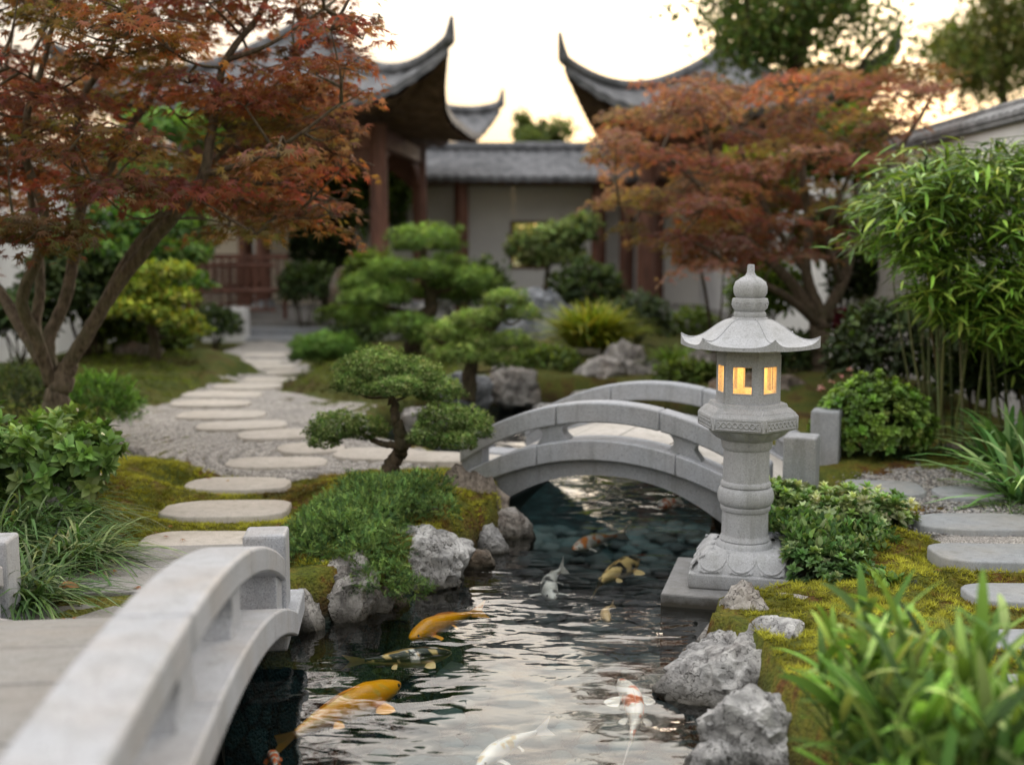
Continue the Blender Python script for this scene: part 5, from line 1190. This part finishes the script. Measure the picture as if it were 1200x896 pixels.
# fallen leaves
for i, (u, v, y, lab) in enumerate([(69, 687, None, 'curled dry brown leaf on the lilyturf by the paving'), (84, 724, None, 'tiny dry leaf on the near bridge paving, left of the rail'), (118, 672, None, 'tiny dry leaf on the paving nearest the moss'), (132, 668, None, 'tiny fallen leaf at the upper corner of the paving')]):
    p = on_z(u, v, .10 if i == 0 else .06); mb = MB(); put(mb, TM5 if i else TLB, np.array([[0, 0, 0.]]), np.array([[1, .3, .1]]), np.array([[0, -.4, 1.]]), [.07 if i == 0 else .02], np.array([(.30, .15, .06)]))
    o = mb.build('fallen_leaf', M['leaf']); o.location = tuple(p); tag(o, lab, 'leaf', 'fallen leaves on the left')
for gi, (reg, lab) in enumerate([((-2.2, -.9, 4.7, 6.2), 'small dry maple leaf lying on the left moss and stones'), ((1.25, 2.1, 4.0, 5.3), 'small dry maple leaf lying on the right moss and stones'), ((-1.9, -1.0, 2.8, 4.3), 'small dry maple leaf lying on the near bridge paving')]):
    for k in range((13, 11, 7)[gi]):
        x, y = rng.uniform(reg[0], reg[1]), rng.uniform(reg[2], reg[3]); z = g1(x, y, True) + .022
        for sx, sy, W, D, *_ in STONES:
            if math.hypot((x - sx) / (W / 2), (y - sy) / (D / 2)) < 1: z = .048
        if gi == 2: lx = (x + 1.085) * math.cos(R(95.7)) + (y - 1.6) * math.sin(R(95.7)); z = .035 + .38 * (1 - min(abs(lx / 2.2), 1) ** 2.3) - .002 if lx < 2.45 else .046
        mb = MB(); a = rng.uniform(0, 6.28); put(mb, TM5, np.array([[0, 0, 0.]]), np.array([[math.cos(a), math.sin(a), .05]]), np.array([[.1, -.1, 1.]]), [rng.uniform(.022, .036)], pal([(.30, .13, .05), (.22, .08, .04), (.35, .2, .06)], 1))
        o = mb.build('fallen_leaf', M['leaf']); o.location = (x, y, z); tag(o, lab, 'leaf', lab.replace('leaf', 'leaves').replace('small ', ''))
# ------------------------------------------------------------------ buildings
def hiproof(t, L, D, eave, apex, lift, horn, ribs=.20):
    """square hip roof with swept-up corners; L, D half sides at the eave"""
    m = MB(); nt, ns = 26, 150
    tt = np.linspace(0, 1, nt); C = [(-L, -D), (L, -D), (L, D), (-L, D)]
    def zf(q, e):   # q: 0 eave .. 1 apex, e: 0 middle .. 1 corner
        return eave + (apex - eave) * (.35 * q + .65 * q ** 1.7) + lift * e ** 4.5 * (1 - q) ** 3.6
    for s in range(4):
        a = np.array(C[s], float); b = np.array(C[(s + 1) % 4], float); ln = np.linalg.norm(b - a)
        u = np.linspace(-1, 1, ns); G = []
        for q in tt:
            sc_ = (1 - q) + .002; pull = 1 + .10 * np.abs(u) ** 5 * (1 - q) ** 3
            xy = ((a + b) / 2)[None] * sc_ * 1.0 + ((b - a) / 2)[None] * (u * sc_)[:, None]
            xy = xy * pull[:, None]
            lat = u * sc_ * ln / 2
            z = zf(q, np.abs(u)) + .028 * np.abs(np.cos(lat / ribs * PI)) + .012 * np.sin(q * 60)
            G.append(np.column_stack([xy, z]))
        V, F = gridmesh(np.array(G)[:, ::1]); m.add(V, F)
        # drip edge
        e0 = G[0]; V, F = gridmesh(np.array([e0, e0 - [0, 0, .11]])); m.add(V, F)
    roof = m.build('roof', M['tile'], t, smooth=True, sharp=60, col=False)
    m = MB()
    for s in range(4):   # soffit
        a = np.array(C[s], float); b = np.array(C[(s + 1) % 4], float); u = np.linspace(-1, 1, 80); G = []
        for q in np.linspace(0, .55, 10):
            sc_ = 1 - q - .015; pull = 1 + .10 * np.abs(u) ** 5 * (1 - q) ** 3
            xy = (((a + b) / 2)[None] * sc_ + ((b - a) / 2)[None] * (u * sc_)[:, None]) * pull[:, None]
            lat = u * sc_ * np.linalg.norm(b - a) / 2
            G.append(np.column_stack([xy, eave - .12 + .20 * q + lift * np.abs(u) ** 4.5 * (1 - q) ** 3.6 - .05 * (np.cos(lat / .16 * PI) > 0)]))
        V, F = gridmesh(np.array(G)); m.add(V, F[:, ::-1])
    m.build('soffit', M['wood_dark'], t, col=False)
    for cx, cy in C:   # hip ridges ending in horns
        q = np.linspace(.98, 0, 22)
        P = np.column_stack([cx * (1 - q) * (1 + .10 * (1 - q) ** 3), cy * (1 - q) * (1 + .10 * (1 - q) ** 3), [float(zf(k, 1.0)) + .07 for k in q]])
        d = unit(np.array([cx, cy, 0])); e = P[-1]
        hs = np.linspace(0, 1, 9)[1:]
        H = np.array([e + d * horn * .36 * (k ** .8) * .8 + np.array([0, 0, 1]) * horn * (k ** 1.35) for k in hs])
        Pp = np.vstack([P, H]); r = np.concatenate([np.full(22, .08), np.linspace(.085, .026, 8)])
        V, F = tube(Pp, r, 8)
        MB().add(V, F).build('ridge', M['tile'], roof, col=False, smooth=True)
    V, F = lathe([(.02, apex - .1), (.22, apex - .05), (.20, apex + .06), (.10, apex + .12), (.02, apex + .16)], 16)
    MB().add(V, F).build('roof_finial', M['tile'], roof, col=False, smooth=True)
    return roof

def pavilion(label, c, rz, hx, hy, ox, oy, eave, apex, lift, horn, base_z=.22, rail=True):
    t = thing('garden_pavilion', label, 'pavilion', (c[0], c[1], 0), rz)
    hiproof(t, hx + ox, hy + oy, eave, apex, lift, horn)
    MB().add(*box(-hx - .5, hx + .5, -hy - .6, hy + .5, -.3, base_z)).build('platform', M['paving'], t, col=False, bevel=.01)
    for sx in (-1, 1):
        for sy in (-1, 1):
            MB().add(*lathe([(.02, base_z), (.19, base_z), (.20, base_z + .09), (.15, base_z + .13), (.02, base_z + .13)], 20, (sx * hx, sy * hy))).build('column_base', M['granite_dark'], t, col=False, sharp=40)
            V, F = lathe([(.02, base_z + .12), (.135, base_z + .12), (.125, eave - .15), (.02, eave - .15)], 20, (sx * hx, sy * hy)); MB().add(V, F).build('column', M['wood'], t, col=False, sharp=40)
            for dx, dy in ((-sx, 0), (0, -sy)):   # curved bracket boards under the beam
                u = np.linspace(0, 1, 8); p0 = np.array([sx * hx, sy * hy]); d = np.array([dx, dy]); n_ = np.array([-dy, dx])
                m = MB(); G = []
                for w in (-.03, .03):
                    G.append([np.append(p0 + d * (.12 + .6 * k) + n_ * w, eave - .50) for k in u]); G.append([np.append(p0 + d * (.12 + .6 * k) + n_ * w, eave - .52 - .40 * (1 - k) ** 1.6) for k in u])
                G = np.array([G[0], G[1], G[3], G[2], G[0]]); V, F = gridmesh(G); m.add(V, F); m.build('bracket', M['wood'], t, col=False)
    for sy in (-1, 1): MB().add(*box(-hx, hx, sy * hy - .07, sy * hy + .07, eave - .50, eave - .22)).build('beam', M['wood'], t, col=False, bevel=.01)
    for sx in (-1, 1): MB().add(*box(sx * hx - .065, sx * hx + .065, -hy + .08, hy - .08, eave - .46, eave - .20)).build('beam', M['wood'], t, col=False, bevel=.01)
    m = MB(); m.add(*box(-hx - .5, hx + .5, -hy - .5, hy + .5, eave + .10, eave + .14)); m.build('ceiling', M['wood_dark'], t, col=False)
    if rail:
        for (x0, y0, x1, y1) in ((-hx, -hy, -hx + 1.25, -hy), (-hx, -hy, -hx, hy)):
            m = MB(); a = np.array([x0, y0]); b = np.array([x1, y1]); L = np.linalg.norm(b - a); n = int(L / .13)
            for zz_, r in ((base_z + .42, .045), (base_z + .80, .035), (base_z + .14, .03)): m.add(*tube(np.array([[*a, zz_], [*b, zz_]]), r, 6))
            for i in range(1, n): q = a + (b - a) * i / n; m.add(*tube(np.array([[*q, base_z + .12], [*q, base_z + .80]]), .017, 5))
            m.build('railing', M['wood'], t, col=False)
    return t

pl = pavilion('left garden pavilion with grey upturned tiled roof and redbrown columns', (-3.20, 18.9), R(-5), 1.42, 1.78, 1.02, 1.30, 3.20, 4.85, .66, .30)
pr = pavilion('right garden pavilion, its upturned roof corner rising behind the red maple', (3.52, 19.6), R(-10), 1.15, 1.7, (.88), 1.3, 3.22, 4.5, .62, .38, rail=False)
m = MB().add(*box(-.9, .9, -2.95, -2.62, -.2, .10)); 
MB().add(*box(-1.3, 1.25, -2.62, -2.385, -.2, .155)).build('step', M['granite_dark'], pl, col=False, bevel=.01)
MB().add(*box(-.75, .75, -3.3, -2.63, -.2, .05)).build('step', M['granite_dark'], pl, col=False, bevel=.01)

# bench with carved back beside the platform
t = thing('wooden_bench', 'redbrown wooden bench with slatted back on the left pavilion platform', 'bench', (-4.1, 17.3, .22), R(12))
MB().add(*box(-.75, .75, -.22, .22, .40, .45)).build('seat', M['wood'], t, col=False, bevel=.008)
m = MB()
for x in np.linspace(-.7, .7, 13): m.add(*box(x - .018, x + .018, .19, .22, .45, .88))
m.add(*box(-.75, .75, .18, .23, .88, .96)); m.build('backrest', M['wood'], t, col=False)
for sx in (-1, 1):
    for sy in (-1, 1): MB().add(*box(sx * .68 - .03, sx * .68 + .03, sy * .18 - .03, sy * .18 + .03, 0, .40)).build('leg', M['wood'], t, col=False)
    MB().add(*box(sx * .72 - .03, sx * .72 + .03, -.22, .2, .64, .69)).build('armrest', M['wood'], t, col=False)

# low white wall stub beside the platform
tag(MB().add(*box(-4.2, -3.62, 15.55, 15.9, -.2, .46)).build('low_wall', M['plaster'], col=False, bevel=.01), 'low white wall stub left of the pavilion steps', 'wall')

# rear gallery: white wall, timber columns, tiled lean-to roof, moon-less square opening
t = thing('rear_gallery', 'long low gallery behind the pavilions with tiled roof and white wall', 'building', (0, 22.5, 0))
wx0, wx1, wz0, wz1 = .02, .68, .92, 1.74
for nm, b in (('wall', (-11, wx0, 0, .25, -.3, 2.75)), ('wall', (wx1, 11, 0, .25, -.3, 2.75))): MB().add(*box(*b)).build(nm, M['plaster_dim'], t, col=False)
for z0_, z1_ in ((-.3, wz0), (wz1, 2.75)): MB().add(*box(wx0 + .001, wx1 - .001, 0, .25, z0_, z1_)).build('wall', M['plaster_dim'], t, col=False)
m = MB()
for b in ((wx0 - .05, wx1 + .05, -.03, .28, wz1, wz1 + .05), (wx0 - .05, wx1 + .05, -.03, .28, wz0 - .05, wz0), (wx0 - .05, wx0, -.03, .28, wz0, wz1), (wx1, wx1 + .05, -.03, .28, wz0, wz1)): m.add(*box(*b))
m.build('window_frame', M['wood'], t, col=False)
for x in (-8.6, -6.6, -5.0, -3.1, -.95, 1.62, 2.15, 4.2, 6.4, 8.4): MB().add(*lathe([(.01, -.2), (.14, -.2), (.135, 2.5), (.01, 2.5)], 16, (x, -.75))).build('column', M['wood'], t, col=False, sharp=40)
MB().add(*box(-11, 11, -.82, -.68, 2.42, 2.60)).build('beam', M['wood_dark'], t, col=False)
for x0, x1 in ((-6.4, -5.2), (-4.8, -3.3)): MB().add(*box(x0, x1, -.06, -.003, .2, 2.3)).build('cream_panel', M['cream'], t, col=False)
m = MB(); u = np.linspace(-11.2, 11.2, 560); G = []
for q in np.linspace(0, 1, 12): G.append(np.column_stack([u, np.full(560, -1.15 + q * 1.5), 2.56 + .60 * q ** 1.25 + .03 * np.abs(np.cos(u / .2 * PI))]))
V, F = gridmesh(np.array(G)); m.add(V, F)
V, F = gridmesh(np.array([G[0], G[0] - [0, 0, .10]])); m.add(V, F)
G2 = [g * [1, -1, 1] + [0, .7, 0] for g in G]; V, F = gridmesh(np.array(G2)); m.add(V, F[:, ::-1])
rf = m.build('roof', M['tile'], t, smooth=True, sharp=60, col=False)
MB().add(*tube(np.array([[-11.3, .35, 3.22], [11.3, .35, 3.22]]), .10, 8)).build('ridge', M['tile'], rf, col=False)
MB().add(*box(-11.1, 11.1, -1.1, .3, 2.48, 2.50)).build('soffit', M['wood_dark'], t, col=False)

# garden walls at both sides, tiled coping
def gwall(label, x, y0, y1, h, turn=0):
    t = thing('garden_wall', label, 'wall', (x, y0, 0), turn); L = y1 - y0
    MB().add(*box(-.11, .11, 0, L, -.4, h - .16)).build('wall', M['plaster'], t, col=False)
    m = MB().add(*box(-.16, .16, -.04, L + .04, h - .158, h - .12)); m.build('fascia', M['slate'], t, col=False, bevel=.006)
    v = np.arange(-.06, L + .06, .02); pr_ = [(-.17, h - .118), (-.165, h - .09), (-.09, h - .045), (0, h - .01), (.09, h - .045), (.165, h - .09), (.17, h - .118)]
    rib = .014 * np.abs(np.cos(v / .12 * PI))
    G = np.array([np.column_stack([np.full(len(v), a), v, b + rib * (0.2 if i in (0, 6) else 1)]) for i, (a, b) in enumerate(pr_)])
    V, F = gridmesh(G); m = MB().add(V, F); V, F = gridmesh(G[[0, 6]]); m.add(V, F[:, ::-1]); cp = m.build('coping', M['slate'], t, smooth=True, sharp=50, col=False)
    MB().add(*tube(np.array([[0, -.07, h], [0, L + .07, h]]), .035, 8)).build('ridge', M['slate'], cp, col=False)
    return t
gwall('white garden wall with slate coping behind the bamboo on the right', 3.62, 3.4, 21.6, 2.30)
gwall('white garden wall behind the maple on the left', -5.6, 8.0, 19.0, 2.45)

# ------------------------------------------------------------------ sky, sun, camera
w = bpy.data.worlds.new('World'); sc.world = w; w.use_nodes = True
nt = w.node_tree; nt.nodes.clear()
out = nt.nodes.new('ShaderNodeOutputWorld')
sky = nt.nodes.new('ShaderNodeTexSky'); sky.sky_type = 'NISHITA'; sky.sun_disc = False
SUN_EL, SUN_AZ = R(14), R(12)      # low sun beyond the pavilions, slightly to the right
sky.sun_elevation = SUN_EL; sky.sun_rotation = SUN_AZ; sky.dust_density = 1.5; sky.air_density = 1.4; sky.ozone_density = 1.5
bg = nt.nodes.new('ShaderNodeBackground'); bg.inputs[1].default_value = .05; nt.links.new(sky.outputs[0], bg.inputs[0])
# cloud-mottled gradient added over the clear sky, bright overhead as fill, dimmed behind camera
tc = nt.nodes.new('ShaderNodeTexCoord'); sep = nt.nodes.new('ShaderNodeSeparateXYZ'); nt.links.new(tc.outputs['Generated'], sep.inputs[0])
rp = nt.nodes.new('ShaderNodeValToRGB'); nt.links.new(sep.outputs[2], rp.inputs[0]); e = rp.color_ramp.elements
stops = [(0.0, (.74, .47, .33)), (.08, (.80, .56, .42)), (.15, (.88, .70, .58)), (.23, (1.2, 1.1, 1.02)), (.36, (2.7, 2.48, 2.26)), (.60, (2.65, 2.52, 2.38)), (1, (2.35, 2.28, 2.22))]
while len(e) < len(stops): e.new(.5)
for k, (p_, c_) in enumerate(stops): e[k].position = p_; e[k].color = (*c_, 1)
ns = nt.nodes.new('ShaderNodeTexNoise'); ns.inputs['Scale'].default_value = 2.4; ns.inputs['Detail'].default_value = 4
mp = nt.nodes.new('ShaderNodeMapping'); mp.inputs['Scale'].default_value = (1, 1, 3.5); nt.links.new(tc.outputs['Generated'], mp.inputs[0]); nt.links.new(mp.outputs[0], ns.inputs[0])
mr = nt.nodes.new('ShaderNodeMapRange'); mr.inputs[1].default_value = .3; mr.inputs[2].default_value = .7; mr.inputs[3].default_value = .78; mr.inputs[4].default_value = 1.12; nt.links.new(ns.outputs[0], mr.inputs[0])
bg2 = nt.nodes.new('ShaderNodeBackground'); nt.links.new(rp.outputs[0], bg2.inputs[0])
my = nt.nodes.new('ShaderNodeMapRange'); my.inputs[1].default_value = -.8; my.inputs[2].default_value = .4; my.inputs[3].default_value = .48; my.inputs[4].default_value = 1.0; nt.links.new(sep.outputs[1], my.inputs[0])
mm = nt.nodes.new('ShaderNodeMath'); mm.operation = 'MULTIPLY'; nt.links.new(mr.outputs[0], mm.inputs[0]); nt.links.new(my.outputs[0], mm.inputs[1]); nt.links.new(mm.outputs[0], bg2.inputs[1])
ad = nt.nodes.new('ShaderNodeAddShader'); nt.links.new(bg.outputs[0], ad.inputs[0]); nt.links.new(bg2.outputs[0], ad.inputs[1]); nt.links.new(ad.outputs[0], out.inputs[0])

sd = bpy.data.lights.new('sun', 'SUN'); sd.energy = 1.8; sd.angle = R(10); sd.color = (1, .80, .58)
so = bpy.data.objects.new('sun', sd); COL.objects.link(so)
d = Vector((math.sin(SUN_AZ) * math.cos(SUN_EL), math.cos(SUN_AZ) * math.cos(SUN_EL), math.sin(SUN_EL)))
so.rotation_euler = d.to_track_quat('Z', 'Y').to_euler(); so.location = (3, 12, 8)

cd = bpy.data.cameras.new('camera'); cd.sensor_width = 36; cd.lens = 36 * FPX / 1200; cd.clip_start = .05; cd.clip_end = 1500
cam = bpy.data.objects.new('camera', cd); COL.objects.link(cam); cam.location = tuple(EYE); cam.rotation_euler = (PI / 2 - TILT, 0, 0); sc.camera = cam
cd.dof.use_dof = True; cd.dof.focus_distance = 4.3; cd.dof.aperture_fstop = (cd.lens / 1000) / .029
sc.render.engine = 'CYCLES'
sc.view_settings.view_transform = 'Standard'; sc.view_settings.look = 'None'; sc.view_settings.exposure = 0
sc.cycles.use_denoising = True
try: sc.cycles.denoiser = 'OPENIMAGEDENOISE'
except Exception: pass
sc.cycles.max_bounces = 8; sc.cycles.diffuse_bounces = 3; sc.cycles.glossy_bounces = 3; sc.cycles.transmission_bounces = 4; sc.cycles.transparent_max_bounces = 8
sc.cycles.sample_clamp_indirect = 6; sc.cycles.caustics_reflective = False; sc.cycles.caustics_refractive = False
